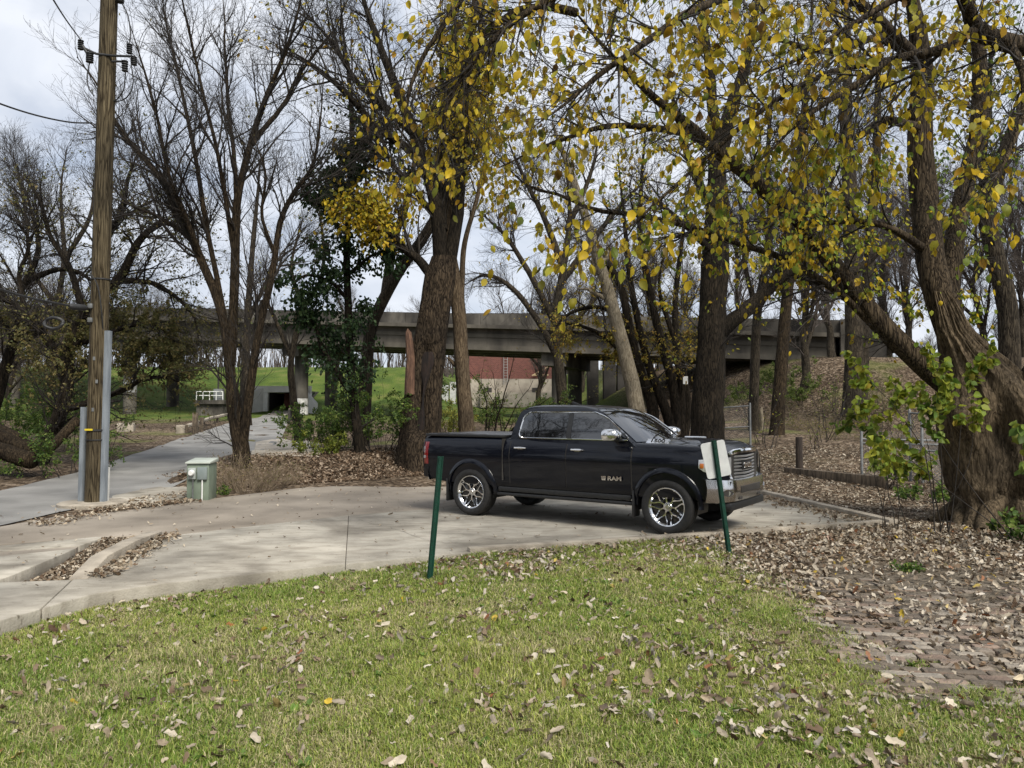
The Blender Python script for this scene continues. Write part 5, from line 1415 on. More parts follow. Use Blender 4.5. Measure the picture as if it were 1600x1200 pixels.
# ivy clad slender tree
rg = np.random.default_rng(102)
t = treething('ivy_tree', 'slender tree clad in dark green ivy between the forked tree and old hollow trunk', 'tree', 563, 715, 23)
TB = [(16, 5, [(565, 735), (562, 690), (555, 640), (548, 560), (544, 470), (542, 390), (547, 300), (551, 200), (545, 110), (535, 40), (530, -40)]),
      (11, 4, [(553, 618), (530, 585), (505, 545), (490, 505), (483, 480)]),
      (6, 3, [(543, 400), (520, 330, .3), (512, 260, .5)]), (6, 3, [(547, 300), (580, 240, -.3), (600, 200, -.4)]),
      (7, 3, [(545, 470), (515, 440, -.4), (480, 430, -.7), (458, 445, -.9)]), (6, 3, [(543, 430), (580, 400, -.3), (610, 390, -.5)])]
P, R = limbs_px(TB, 23, seed=2)
def ivy_keep(p, rg):
    px = 800 + 1200 * p[:, 0] / p[:, 1]; h = p[:, 2]
    return np.interp(h, [2.0, 3.2, 5, 6.2, 7.5, 10.2, 11.3], [0, .55, .9, .55, 1, 1, 0])
gs = grow(t, (P, R), [dict(total=260, t0=.12, t1=.95, lmin=.5, lmax=1.7, ang=1.0, up=.05, npts=6, rfac=.4), dict(total=900, lmin=.2, lmax=.6, ang=.8, up=-.1, npts=4)], rg, M_BARK, flare=.3,
    leafspec=[dict(total=7000, size=(.09, .16), pal=IVY, droop=.9, spread=.10, keep=ivy_keep), dict(total=2600, level=0, size=(.09, .15), pal=IVY, droop=.8, spread=.12, keep=ivy_keep, t0=.0)])

# grey leaning trunk
rg = np.random.default_rng(103)
t = treething('leaning_tree', 'grey bare trunk leaning right between the ivy tree and old hollow trunk', 'tree', 563, 690, 27)
TL = [(22, 12, [(563, 700), (570, 630), (576, 560), (582, 510), (602, 465), (632, 415), (668, 365), (700, 300), (720, 220), (735, 120)]), (16, 6, [(602, 465), (615, 380, .5), (640, 300, .8), (655, 200, 1)])]
grow(t, limbs_px(TL, 27, seed=3), [dict(total=60, t0=.45, lmin=1, lmax=3, ang=.7, up=.3, npts=7), dict(total=380, lmin=.5, lmax=1.5, ang=.6, up=.2, npts=5), dict(total=1200, lmin=.3, lmax=.8, ang=.6, up=.1, npts=4)], rg, M_BARK2, flare=.3)

# old hollow trunk
rg = np.random.default_rng(104)
YC = 22.3
t = treething('hollow_tree', 'huge old tree with hollow rotting trunk and yellow vine behind the truck bed', 'tree', 660, 720, YC)
TC = [(22, 5, [(700, 420), (716, 330), (722, 250), (735, 170), (748, 90), (752, 0), (755, -80)]),
      (25, 5, [(690, 430), (684, 340), (668, 270), (640, 190), (612, 120), (585, 50), (565, -10), (550, -70)]),
      (16, 4, [(680, 440), (655, 405), (628, 385), (605, 350), (575, 335), (545, 330)]),
      (15, 4, [(692, 360), (690, 280, .4), (694, 190, .6), (690, 100, .8), (688, 0, 1)]),
      (16, 5, [(672, 280), (640, 235, -.5), (590, 200, -1), (545, 150, -1.3), (500, 110, -1.6), (440, 70, -1.8)]),
      (14, 4, [(648, 210), (610, 175, -.4), (560, 130, -.8), (520, 70, -1), (470, 10, -1.2)]),
      (14, 4, [(690, 250), (712, 190, .5), (700, 120, .8), (720, 30, 1)]),
      (11, 4, [(685, 340), (640, 290, -.5), (600, 240, -.9), (560, 215, -1.2)])]
P, R = limbs_px(TC, YC, seed=4)
def keepC(p, rg):
    px = 800 + 1200 * p[:, 0] / p[:, 1]; py = 640 - 1200 * (p[:, 2] - HC) / p[:, 1]
    d1 = 1.5 * np.exp(-((px - 575) / 55) ** 2 - ((py - 335) / 42) ** 2)
    d2 = .75 * np.exp(-((px - 690) / 50) ** 2 - ((py - 420) / 60) ** 2); d3 = .5 * np.exp(-((px - 745) / 55) ** 2 - ((py - 150) / 220) ** 2)
    return np.maximum(np.maximum(d1, d2), np.maximum(d3, .02))
gs = []
grow(t, (P, R), [dict(total=330, t0=.12, lmin=1.0, lmax=3.6, ang=.7, up=.14, npts=8, wander=.13), dict(total=3000, lmin=.5, lmax=1.6, ang=.65, up=.08, npts=6), dict(total=10000, lmin=.2, lmax=.7, ang=.6, up=.05, npts=4, rmin=.004)], rg, M_BARK, bump=.2, flare=0,
     leafspec=[dict(total=6500, size=(.09, .17), pal=YEL, droop=.9, spread=.10, keep=keepC)], trunk_sides=18)
# its lower trunk: rings with lobes, a rotten hollow face and a broken shard
def lobed_trunk(name, rings, m, parent, nseg=72, seed=0, lobes=5, amp=.08, rough=.05, hollow=None, flare_amp=.35, flare_h=.45, step=.05, fold=0):
    """rings: (x,y,z,r) centre path"""
    A = np.array(rings, float); z = np.arange(A[0, 2], A[-1, 2], step)
    C = np.stack([np.interp(z, A[:, 2], A[:, k]) for k in (0, 1, 3)], -1)
    th = np.linspace(0, 2 * np.pi, nseg, endpoint=False); TH, Z = np.meshgrid(th, z)
    ph = 1.3 * seed
    h = Z - A[0, 2]
    lob = np.cos(lobes * TH + ph + .5 * np.sin(Z * .9)) * .6 + np.cos((lobes - 2) * TH + 2.1 * ph) * .4
    r = C[:, 2][:, None] * (1 + amp * lob + flare_amp * np.exp(-h / flare_h) * (.55 + .75 * np.maximum(0, lob)))
    Q = np.stack([np.cos(TH) * 2.2, np.sin(TH) * 2.2, Z * .9], -1)
    r = r * (1 + rough * 3 * (fbm(Q, 4, seed) - .5)) 
    rid = np.stack([np.cos(TH) * 9, np.sin(TH) * 9, Z * 1.1], -1)
    r = r + .055 * (np.abs(fbm(rid, 3, seed + 5) - .5) * 2) - .02
    if fold:
        fq = np.stack([np.cos(TH) * 2.6, np.sin(TH) * 2.6, Z * .75 + .3 * np.sin(TH * 2)], -1); r = r + fold * (1 - 2 * np.abs(2 * fbm(fq, 3, seed + 9) - 1)) 
    if hollow: r = r + hollow(TH, Z)
    V = np.stack([C[:, 0][:, None] + r * np.cos(TH), C[:, 1][:, None] + r * np.sin(TH), Z], -1)
    i = np.arange(V.shape[0] * nseg).reshape(-1, nseg)
    q = np.stack([i[:-1], np.roll(i, -1, 1)[:-1], np.roll(i, -1, 1)[1:], i[1:]], -1).reshape(-1, 4)
    return npmesh(name, V, [q], m, parent), V
def ringpx(px, py, w, Y):
    p = at(px, py, Y); return (p[0], Y, p[2], w / 2 * Y / 1200)
def rot_mat():
    m = bark('bark_rotten', (.006, .004, .003), (.080, .060, .042), .8, .2)
    return m
base = at(656, 720, YC)
hol = lambda TH, Z: -.26 * np.exp(-((TH - 4.75) / .42) ** 2) * sm(.9, 1.4, Z) * (1 - sm(3.3, 4.0, Z))
lobed_trunk('trunk', [(base[0], YC, -.1, .66), ringpx(656, 700, 66, YC), ringpx(661, 620, 58, YC), ringpx(670, 540, 52, YC), ringpx(680, 480, 50, YC), ringpx(688, 430, 50, YC), ringpx(694, 400, 40, YC)], rot_mat(), t, 90, 3, 6, .05, .05, hol, .35, .7)
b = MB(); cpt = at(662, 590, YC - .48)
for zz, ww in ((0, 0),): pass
# near-black sheet across the rotten hollow, its inner shade put into the colour
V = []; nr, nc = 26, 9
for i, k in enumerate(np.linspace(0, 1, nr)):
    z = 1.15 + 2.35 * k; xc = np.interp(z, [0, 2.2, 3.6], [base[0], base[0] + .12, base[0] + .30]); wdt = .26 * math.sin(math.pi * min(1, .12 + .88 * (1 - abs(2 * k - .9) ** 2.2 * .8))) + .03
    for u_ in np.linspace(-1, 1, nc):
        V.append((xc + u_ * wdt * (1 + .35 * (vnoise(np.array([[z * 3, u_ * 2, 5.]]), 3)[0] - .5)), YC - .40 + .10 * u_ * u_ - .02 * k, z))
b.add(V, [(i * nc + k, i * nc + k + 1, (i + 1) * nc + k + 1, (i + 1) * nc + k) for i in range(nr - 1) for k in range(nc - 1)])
b.build('hollow_shade_fill', mat('hollow_shade', (.003, .002, .002), (.022, .012, .008), .95, 3, (5, 5, .8), 1, 9), t, world=True)
sh0, sh1 = at(641, 600, YC - .35), at(638, 520, YC - .2)
b = MB(); b.tube([sh0 + (0, 0, -.3), sh0, (sh0 + sh1) / 2 + (.05, 0, 0), sh1, sh1 + (-.02, 0, .12)], [.17, .16, .14, .09, .01], 8); b.build('broken_shard', mat('shard_wood', (.06, .03, .018), (.14, .075, .045), .9, 3, (6, 6, .6), 1, 9), t, world=True)

# slender tree beside it
rg = np.random.default_rng(105)
t = treething('slender_tree', 'slender grey brown tree standing just left of the truck cab', 'tree', 729, 675, 23.5)
TS = [(24, 17, [(731, 720), (729, 670), (723, 590), (718, 520), (712, 460), (703, 400), (700, 340), (712, 280), (722, 200), (728, 120), (740, 40), (745, -40)]), (10, 5, [(718, 520), (722, 440), (726, 380), (745, 310), (760, 240), (770, 160)]), (7, 3, [(715, 575), (703, 562), (697, 558)])]
grow(t, limbs_px(TS, 23.5, seed=5), [dict(total=70, t0=.5, lmin=.8, lmax=2.5, ang=.7, up=.2, npts=7), dict(total=420, lmin=.4, lmax=1.2, ang=.6, up=.1, npts=5), dict(total=1200, lmin=.2, lmax=.6, ang=.6, up=.1, npts=4)], rg, bark('bark_tan', (.05, .035, .024), (.17, .13, .09)), flare=.5,
     leafspec=[dict(total=500, size=(.08, .13), pal=YEL, droop=.8)])

# dark tree behind the hood
rg = np.random.default_rng(106)
YD = 23
t = treething('dark_tree', 'big dark barked tree with heavy limb right behind the truck hood', 'tree', 1105, 700, YD)
TD = [(50, 34, [(1104, 720), (1105, 650), (1108, 580), (1113, 500), (1119, 430), (1121, 350), (1120, 270), (1118, 200)]),
      (20, 5, [(1118, 220), (1112, 140), (1104, 70), (1098, 0), (1095, -80)]), (28, 6, [(1120, 260), (1140, 180, .4), (1165, 100, .7), (1180, 20, .9), (1195, -60, 1)]),
      (26, 10, [(1122, 520), (1150, 497), (1185, 468), (1212, 440), (1238, 424), (1290, 440, .3), (1340, 420, .6), (1385, 380, .9), (1420, 330, 1.2)]),
      (14, 5, [(1212, 440), (1225, 390, -.4), (1235, 320, -.6), (1250, 250, -.8)]), (16, 5, [(1121, 340), (1085, 270, -.5), (1060, 190, -.8), (1040, 110, -1)]), (12, 4, [(1120, 400), (1080, 360, -.6), (1030, 320, -1), (990, 300, -1.3)])]
def keepD(p, rg): return .12 + .5 * (p[:, 2] > 4.5)
grow(t, limbs_px(TD, YD, seed=6), [dict(total=170, t0=.2, lmin=.8, lmax=3, ang=.75, up=.1, npts=7), dict(total=1100, lmin=.4, lmax=1.4, ang=.65, up=.05, npts=5), dict(total=3600, lmin=.2, lmax=.7, ang=.6, up=0, npts=4)], rg, M_BARK, flare=.35, bump=.2, trunk_sides=24,
     leafspec=[dict(total=2600, size=(.09, .14), pal=YEL + GRN, droop=.8, keep=keepD)])

# many stemmed yellow tree
rg = np.random.default_rng(107)
t = treething('yellow_tree', 'many stemmed small tree with fine yellow leaves behind the truck windscreen', 'tree', 1050, 680, 26)
TE = [(18, 5, [(1056, 690), (1040, 640), (1020, 590), (1003, 530), (985, 440), (975, 340), (965, 240)]), (18, 5, [(1060, 690), (1052, 610), (1035, 540), (1015, 460), (1000, 370), (1003, 280), (1010, 180)]),
      (16, 4, [(1062, 690), (1066, 620), (1058, 550), (1056, 460), (1068, 360), (1080, 260)]), (14, 4, [(1066, 690), (1075, 640), (1068, 580), (1050, 520), (1030, 450), (1040, 380)]),
      (20, 8, [(1012, 700), (1020, 640), (1000, 580), (985, 520), (970, 450), (940, 400), (900, 370)]), (10, 3, [(1000, 580), (950, 530), (910, 510), (880, 505)]), (9, 3, [(985, 500), (935, 480), (890, 490), (860, 520)])]
def keepE(p, rg):
    px = 800 + 1200 * p[:, 0] / p[:, 1]; py = 640 - 1200 * (p[:, 2] - HC) / p[:, 1]
    return np.maximum(np.exp(-((px - 935) / 80) ** 2 - ((py - 525) / 50) ** 2), .55 * np.exp(-((px - 1040) / 70) ** 2 - ((py - 540) / 90) ** 2)) + .05
grow(t, limbs_px(TE, 26, seed=7), [dict(total=190, t0=.25, lmin=.7, lmax=2.4, ang=.85, up=.05, npts=7), dict(total=1300, lmin=.4, lmax=1.2, ang=.7, up=0, npts=5), dict(total=4200, lmin=.2, lmax=.6, ang=.7, up=-.05, npts=4)], rg, M_BARK, flare=.4, flare_n=5,
     leafspec=[dict(total=6500, size=(.07, .12), pal=[(3, (.36, .28, .05)), (2, (.28, .24, .045)), (2, (.32, .19, .035)), (1, (.2, .2, .04))], droop=.6, keep=keepE, small=True)])
b = MB(); p = at(1071, 594, 25.6); b.box(p, (.16, .01, .26)); tag(b.build('notice', M_WHITE), 'small white notice fixed on a stem of the yellow tree', 'sign')

# dead leaning pale trunk
t = treething('dead_tree', 'pale dead trunk leaning left above the truck roof', 'tree', 998, 650, 25)
TF = [(27, 8, [(1004, 690), (995, 640), (980, 570), (966, 515), (952, 460), (940, 420), (925, 370), (905, 310), (888, 260), (870, 215), (862, 190)]), (14, 5, [(945, 440), (930, 415), (925, 398)]), (9, 3, [(938, 412), (948, 400), (950, 370)]), (7, 3, [(950, 470), (925, 455), (900, 450)])]
P, R = limbs_px(TF, 25, seed=8)
grow(t, (P, R), [dict(total=14, t0=.5, lmin=.5, lmax=1.4, ang=.7, up=.1, npts=6)], np.random.default_rng(108), M_PALE, flare=.2, bump=.08, twig_m=M_PALE)

# trunks on the right background
def plain_tree(label, limbs, Y, px, py, bark, seed, name='bare_tree', tot=(110, 900, 3200), leaf=None, group=None, up=.25):
    t = treething(name, label, 'tree', px, py, Y, group)
    grow(t, limbs_px(limbs, Y, seed=seed), [dict(total=tot[0], t0=.35, lmin=.9, lmax=3, ang=.65, up=up, npts=7), dict(total=tot[1], lmin=.5, lmax=1.5, ang=.6, up=.15, npts=5), dict(total=tot[2], lmin=.3, lmax=.8, ang=.6, up=.1, npts=4, rmin=.005)], np.random.default_rng(seed), bark, flare=.3, leafspec=leaf)
    return t
plain_tree('straight brown bare trunk right of the dark tree at the foot of the bank', [(22, 10, [(1213, 690), (1216, 640), (1222, 560), (1228, 480), (1236, 420), (1245, 330), (1250, 240), (1262, 120), (1270, 0)]), (10, 4, [(1230, 470), (1205, 400), (1190, 320), (1170, 230)])], 31, 1213, 680, M_BARK3, 111)
plain_tree('thin grey brown trunk beside the fence post left of the straight brown one', [(17, 8, [(1178, 690), (1178, 640), (1180, 560), (1184, 480), (1196, 420), (1205, 340), (1200, 240), (1210, 120)]), (9, 4, [(1183, 490), (1165, 420), (1160, 340), (1140, 250)])], 33, 1178, 675, M_BARK2, 112)
plain_tree('broad grey twin trunk standing in front of the bridge abutment', [(34, 14, [(1333, 660), (1333, 640), (1335, 560), (1334, 480), (1330, 400), (1328, 300), (1322, 200), (1325, 80), (1320, -40)]), (22, 10, [(1345, 655), (1346, 600), (1350, 520), (1356, 440), (1362, 340), (1370, 240), (1372, 120), (1380, 0)])], 36, 1335, 640, M_BARK2, 113, tot=(80, 500, 1500))
plain_tree('grey rough trunk rising behind the gnarled tree at the right edge', [(36, 16, [(1583, 700), (1580, 620), (1578, 540), (1573, 470), (1555, 400), (1542, 330), (1560, 270), (1580, 210), (1605, 140), (1620, 40)]), (16, 8, [(1556, 400), (1545, 330, .4), (1535, 260, .6), (1545, 160, .8), (1550, 40, 1)])], 16, 1582, 690, M_BARK2, 114, tot=(50, 260, 800), leaf=[dict(total=900, size=(.08, .13), pal=GRN, droop=.8)])
b = MB(); p = G(1190, 672); 
stump = thing('tree_stump', 'short pale dead stem standing left of the straight brown trunk', 'stump', p)
b.tube([p - (0, 0, .2), p + (.02, 0, .4), p + (-.02, 0, .85), p + (0.03, 0, 1.0)], [.11, .09, .07, .03], 9); b.build('trunk', M_PALE, stump, world=True)

# gnarled giant on the right with its yellow canopy
rg = np.random.default_rng(120)
YT = 11.9
pb = G(1545, 826); YT = float(pb[1]) + .55
t = thing('gnarled_tree', 'giant gnarled tree with burls and root flare at the right edge', 'tree', (at(1568, 826, YT)[0], YT, float(pb[2])))
def R5(px, py, w): return ringpx(px, py, w, YT)
cx0 = at(1568, 826, YT)
def gnarl():
    m = bark('bark_gnarl', (.012, .009, .006), (.165, .127, .087), .62, .30, 1.0)
    for n_ in m.node_tree.nodes:
        if n_.type == 'MAP_RANGE': n_.inputs['To Min'].default_value = .72
    return m
burl = lambda TH, Z: .20 * np.exp(-((TH - 4.9) / .55) ** 2 - ((Z - .98) / .30) ** 2) + .16 * np.exp(-((TH - 3.7) / .4) ** 2 - ((Z - 1.75) / .22) ** 2) - .20 * np.exp(-((TH - 4.25) / .30) ** 2 - ((Z - 1.55) / .5) ** 2) + .15 * np.exp(-((TH - 5.5) / .5) ** 2 - ((Z - 1.5) / .4) ** 2)
gn = gnarl()
lobed_trunk('trunk', [(cx0[0], YT, -.2, .62), (cx0[0], YT, .3, .60), R5(1562, 760, 128), R5(1560, 700, 140), R5(1548, 640, 140), R5(1532, 590, 104), R5(1508, 550, 66), R5(1490, 520, 46), R5(1478, 485, 30), R5(1468, 455, 18)], gn, t, 260, 5, 5, .12, .13, burl, .75, .28, .02, .075)
for (ang_, reach, r0_) in ((198, 1.15, .21), (228, 1.3, .24), (262, 1.05, .20), (292, 1.25, .23), (322, 1.2, .2), (165, 1.1, .2)):
    a_ = math.radians(ang_); dx_, dy_ = math.cos(a_), math.sin(a_); kk = np.linspace(0, 1, 14); rad_ = .34 + (reach - .34) * kk
    side_ = .10 * np.sin(kk * 4 + ang_)
    Pz = .75 * (1 - kk) ** 2.0 - .03 * kk
    C = np.stack([cx0[0] + dx_ * rad_ - dy_ * side_, YT + dy_ * rad_ + dx_ * side_, Pz], -1)
    V, q = tube_arrays(C[None], (r0_ * (1 - .72 * kk))[None], 16, .35, int(ang_)); npmesh('root', V, [q], gn, t)
T5 = [(52, 24, [(1530, 640, .1), (1500, 540, .05), (1462, 435, .1), (1444, 300, .5), (1438, 200, .5), (1441, 100, .5), (1424, 0, .5), (1400, -140, .5)]),
      (36, 8, [(1505, 620, -.1), (1440, 568, -.1), (1365, 492), (1300, 410), (1235, 335, -.3), (1172, 277, -.6), (1115, 232, -.9), (1075, 195, -1.2), (1020, 150, -1.6), (950, 80, -2), (900, 20, -2.4)]),
      (13, 4, [(1400, 548), (1335, 478), (1282, 437), (1215, 398, .2), (1150, 378, .3), (1080, 355, .2), (1000, 340, 0), (930, 330, -.3), (870, 300, -.5), (820, 285, -.8), (770, 240, -1)]),
      (13, 4, [(1130, 242, -.85), (1080, 212, -1), (1020, 200, -1), (950, 197, -1.1), (890, 215, -1.2), (830, 238, -1.3), (780, 262, -1.4)]),
      (33, 17, [(1510, 590, .2), (1482, 470, .5), (1490, 380, .7), (1508, 290, .9), (1528, 200, .9), (1532, 110, .9), (1515, 10, .9), (1500, -120, .9)]),
      (44, 20, [(1580, 640, 0), (1700, 470, -1), (1770, 300, -2.2), (1740, 140, -3.4), (1640, 78, -4), (1575, 62, -4.2), (1528, 42, -4.4), (1502, -10, -4.6), (1490, -110, -4.8)]),
      (18, 5, [(1528, 42, -4.4), (1470, 80, -4.5), (1400, 92, -4.6), (1340, 130, -4.9), (1260, 180, -5.2), (1190, 250, -5.4)]),
      (11, 2.5, [(1400, 92, -4.6), (1300, 110, -4.8), (1200, 165, -5), (1100, 250, -5.2), (1000, 340, -5.3), (940, 395, -5.4)]),
      (20, 5, [(1441, 100, .5), (1330, 0, -1.5), (1200, -20, -3), (1080, 20, -4.2), (980, 90, -5), (900, 150, -5.5), (840, 200, -5.7)]),
      (18, 5, [(1424, 0, .5), (1250, -80, -1.5), (1050, -70, -2.8), (880, -10, -3.2), (770, 60, -3.4), (700, 160, -3.5), (680, 270, -3.5)]),
      (14, 4, [(950, -50, -3), (840, -60, -3.2), (730, -10, -3.4), (680, 60, -3.5), (640, 150, -3.6), (625, 240, -3.6)]),
      (14, 4, [(900, 20, -2.4), (830, 10, -2.8), (760, 50, -3), (730, 130, -3.1), (735, 230, -3.2)]),
      (16, 4, [(1438, 200, .5), (1380, 190, -.5), (1330, 215, -1), (1260, 200, -1.5), (1180, 215, -1.8)]), (14, 4, [(1460, 400, .4), (1400, 360, -.3), (1340, 345, -.6), (1270, 350, -.9), (1200, 330, -1.2)]),
      (14, 4, [(1502, -10, -4.6), (1420, -10, -4.9), (1330, 40, -5.2), (1250, 90, -5.4), (1180, 120, -5.6)]), (14, 4, [(1575, 62, -4.2), (1600, 150, -4.6), (1580, 230, -4.9), (1540, 300, -5.1)]),
      (14, 4, [(1441, 100, .5), (1370, 60, .2), (1290, 80, 0), (1200, 60, -.2), (1110, 70, -.4)])]
P, R = limbs_px(T5, YT, seed=9)
wts = np.array([.6, .9, 1.3, 1.3, .6, .5, 1.6, 1.3, 1.5, 1.6, 1.6, 1.6, 1.3, 1.2, 1.5, 1.5, 1.3])
LIME = [(3, (.27, .31, .035)), (2, (.20, .27, .035)), (2, (.36, .35, .04)), (1, (.11, .18, .03))]
def keep5g(p, rg):
    px = 800 + 1200 * p[:, 0] / p[:, 1]; py = 640 - 1200 * (p[:, 2] - HC) / p[:, 1]
    return np.exp(-((px - 1300) / 260) ** 2 - ((py - 340) / 110) ** 2) + 1.2 * np.exp(-((px - 1500) / 110) ** 2 - ((py - 500) / 60) ** 2)
def keep5(p, rg):
    px = 800 + 1200 * p[:, 0] / p[:, 1]; py = 640 - 1200 * (p[:, 2] - HC) / p[:, 1]
    k = np.clip(1.15 - .0012 * np.maximum(0, 900 - px) , 0, 1) * (1 - .75 * sm(400, 520, py)) * np.where((px < 700), .8, 1)
    hole = np.exp(-((px - 960) / 95) ** 2 - ((py - 310) / 70) ** 2) + .8 * np.exp(-((px - 1340) / 60) ** 2 - ((py - 150) / 70) ** 2)
    return k * (1 - .7 * np.minimum(1, hole)) * (p[:, 1] > 4.2) * (px > 520) * (px < 1750) * (py > -120)
grow(t, (P, R), [dict(total=560, t0=.12, lmin=.5, lmax=2.1, ang=.8, up=-.02, npts=8, wander=.13, rfac=.4), dict(total=3600, t0=.1, lmin=.3, lmax=1.2, ang=.75, up=-.12, npts=6, rmin=.0028), dict(total=11000, t0=.1, lmin=.12, lmax=.55, ang=.75, up=-.2, npts=4, rmin=.002)], rg, bark('bark_limb', (.010, .007, .005), (.105, .080, .054)), flare=0, bump=.16, trunk_sides=20, weight=wts,
     leafspec=[dict(total=5600, size=(.05, .125), pal=YEL, droop=1.0, spread=.03, keep=keep5), dict(total=1100, level=1, size=(.09, .15), pal=YEL, droop=1.2, spread=.03, keep=keep5), dict(total=1500, size=(.05, .11), pal=LIME, droop=.8, spread=.03, keep=keep5g), dict(total=800, level=1, size=(.08, .14), pal=YEL, droop=1.1, spread=.02, keep=keep5)])

# ------------------------------------------------------------------ twisted trees on the left
rg = np.random.default_rng(130)
t = treething('twisted_tree', 'dark twisted tree with arching branches and olive leaves left of the pole', 'tree', 105, 690, 24)
TK = [(24.5, 12, [(60, 720), (85, 670), (102, 610), (108, 550), (130, 490), (160, 450)]), (15.8, 4, [(150, 470), (190, 430), (215, 380), (250, 350), (285, 360), (310, 400)]), (15.8, 4, [(105, 580), (75, 530), (40, 490), (10, 470), (-40, 470)]),
      (13, 4, [(160, 450), (165, 380), (190, 330), (200, 280), (215, 240)]), (11.5, 3.2, [(105, 640), (150, 625), (190, 610), (225, 592), (262, 590), (285, 602)]), (11.5, 3.2, [(130, 490), (110, 420), (80, 370), (60, 310), (30, 270)]),
      (9.4, 3.2, [(180, 440), (230, 440), (270, 460), (300, 490), (310, 530)]), (10.1, 3.2, [(108, 540), (150, 530), (200, 510), (245, 510), (280, 540)]), (8.6, 3.2, [(40, 490), (30, 430), (45, 380), (20, 330)])]
def keepK(p, rg):
    px = 800 + 1200 * p[:, 0] / p[:, 1]; py = 640 - 1200 * (p[:, 2] - HC) / p[:, 1]
    return .95 * np.exp(-((px - 230) / 90) ** 2 - ((py - 530) / 70) ** 2) + .6 * np.exp(-((px - 60) / 90) ** 2 - ((py - 550) / 50) ** 2) + .06 + .2 * np.exp(-((px - 230) / 60) ** 2 - ((py - 350) / 60) ** 2)
grow(t, limbs_px(TK, 24, seed=10), [dict(total=420, t0=.15, lmin=.8, lmax=3.0, ang=.8, up=.05, npts=7, wander=.18), dict(total=2600, lmin=.4, lmax=1.5, ang=.75, up=.02, npts=5, wander=.2), dict(total=8500, lmin=.2, lmax=.8, ang=.7, up=-.03, npts=4)], rg, M_BARK, flare=.3,
     leafspec=[dict(total=22000, size=(.065, .12), pal=OLV, droop=.4, keep=keepK, small=True)])
plain_tree('dark leaning trunk with tangled limbs at the far left edge', [(22, 8, [(-30, 700), (-5, 620), (12, 560), (30, 500), (38, 440)]), (11, 2, [(36, 450), (60, 390), (50, 330), (30, 270)]), (11, 2, [(30, 500), (-10, 430), (-30, 350), (-50, 250)]), (10, 2, [(38, 440), (100, 420), (150, 440), (200, 450)]), (9, 2, [(12, 560), (60, 520), (100, 510), (140, 520)]), (9, 2, [(20, 530), (-10, 480), (-40, 440)])], 26, 0, 690, M_BARK, 131, tot=(180, 1500, 5500), leaf=[dict(total=6500, size=(.06, .11), pal=OLV, droop=.5, small=True, keep=lambda p, rg: (p[:, 2] < 5.4) * 1.0)])
plain_tree('grey slender trunk among the green bushes left of the pole', [(15, 3, [(83, 690), (84, 620), (86, 560), (90, 480), (100, 400), (95, 300), (105, 230)]), (8, 2, [(90, 480), (50, 420), (40, 330), (20, 240)]), (8, 2, [(98, 410), (140, 340), (150, 270), (170, 200)])], 34, 84, 660, M_BARK2, 132, tot=(140, 1200, 4500), up=.2)
plain_tree('slim bare tree behind the forked tree, left of the overpass pier', [(14, 5, [(385, 665), (384, 560), (388, 480), (392, 420), (400, 330), (408, 240)]), (7, 3, [(388, 500), (420, 430), (430, 380)])], 38, 385, 660, M_BARK2, 133, tot=(40, 260, 900))
plain_tree('drooping leafless tree with hanging twigs left of the tunnel pier', [(13, 5, [(468, 690), (458, 620), (455, 560), (470, 480), (455, 420), (470, 350)]), (8, 3, [(456, 560), (430, 500), (410, 470), (400, 520)]), (8, 3, [(460, 500), (500, 440), (505, 380), (495, 300)])], 30, 466, 690, M_BARK2, 134, tot=(50, 350, 1200), leaf=[dict(total=350, size=(.06, .1), pal=YEL, droop=.5, small=True)])

plain_tree('fine twigged spreading bare tree between the slender trunk and dead leaning trunk', [(20, 7, [(880, 690), (878, 620), (872, 560), (868, 500), (880, 420), (890, 340), (885, 260)]), (12, 3, [(872, 560), (840, 500), (800, 450), (760, 430), (725, 445)]), (12, 3, [(870, 510), (830, 430), (790, 370), (750, 330)]), (12, 3, [(880, 420), (850, 340), (815, 270), (790, 210)]), (12, 3, [(878, 440), (930, 370), (980, 310), (1020, 270)]), (10, 3, [(885, 360), (920, 280), (940, 200)]), (9, 3, [(872, 540), (910, 490), (950, 450), (1000, 430)])], 33, 880, 690, M_BARK2, 135, tot=(200, 1700, 6500), up=.02, leaf=[dict(total=500, size=(.07, .11), pal=YEL, droop=.6, small=True)])
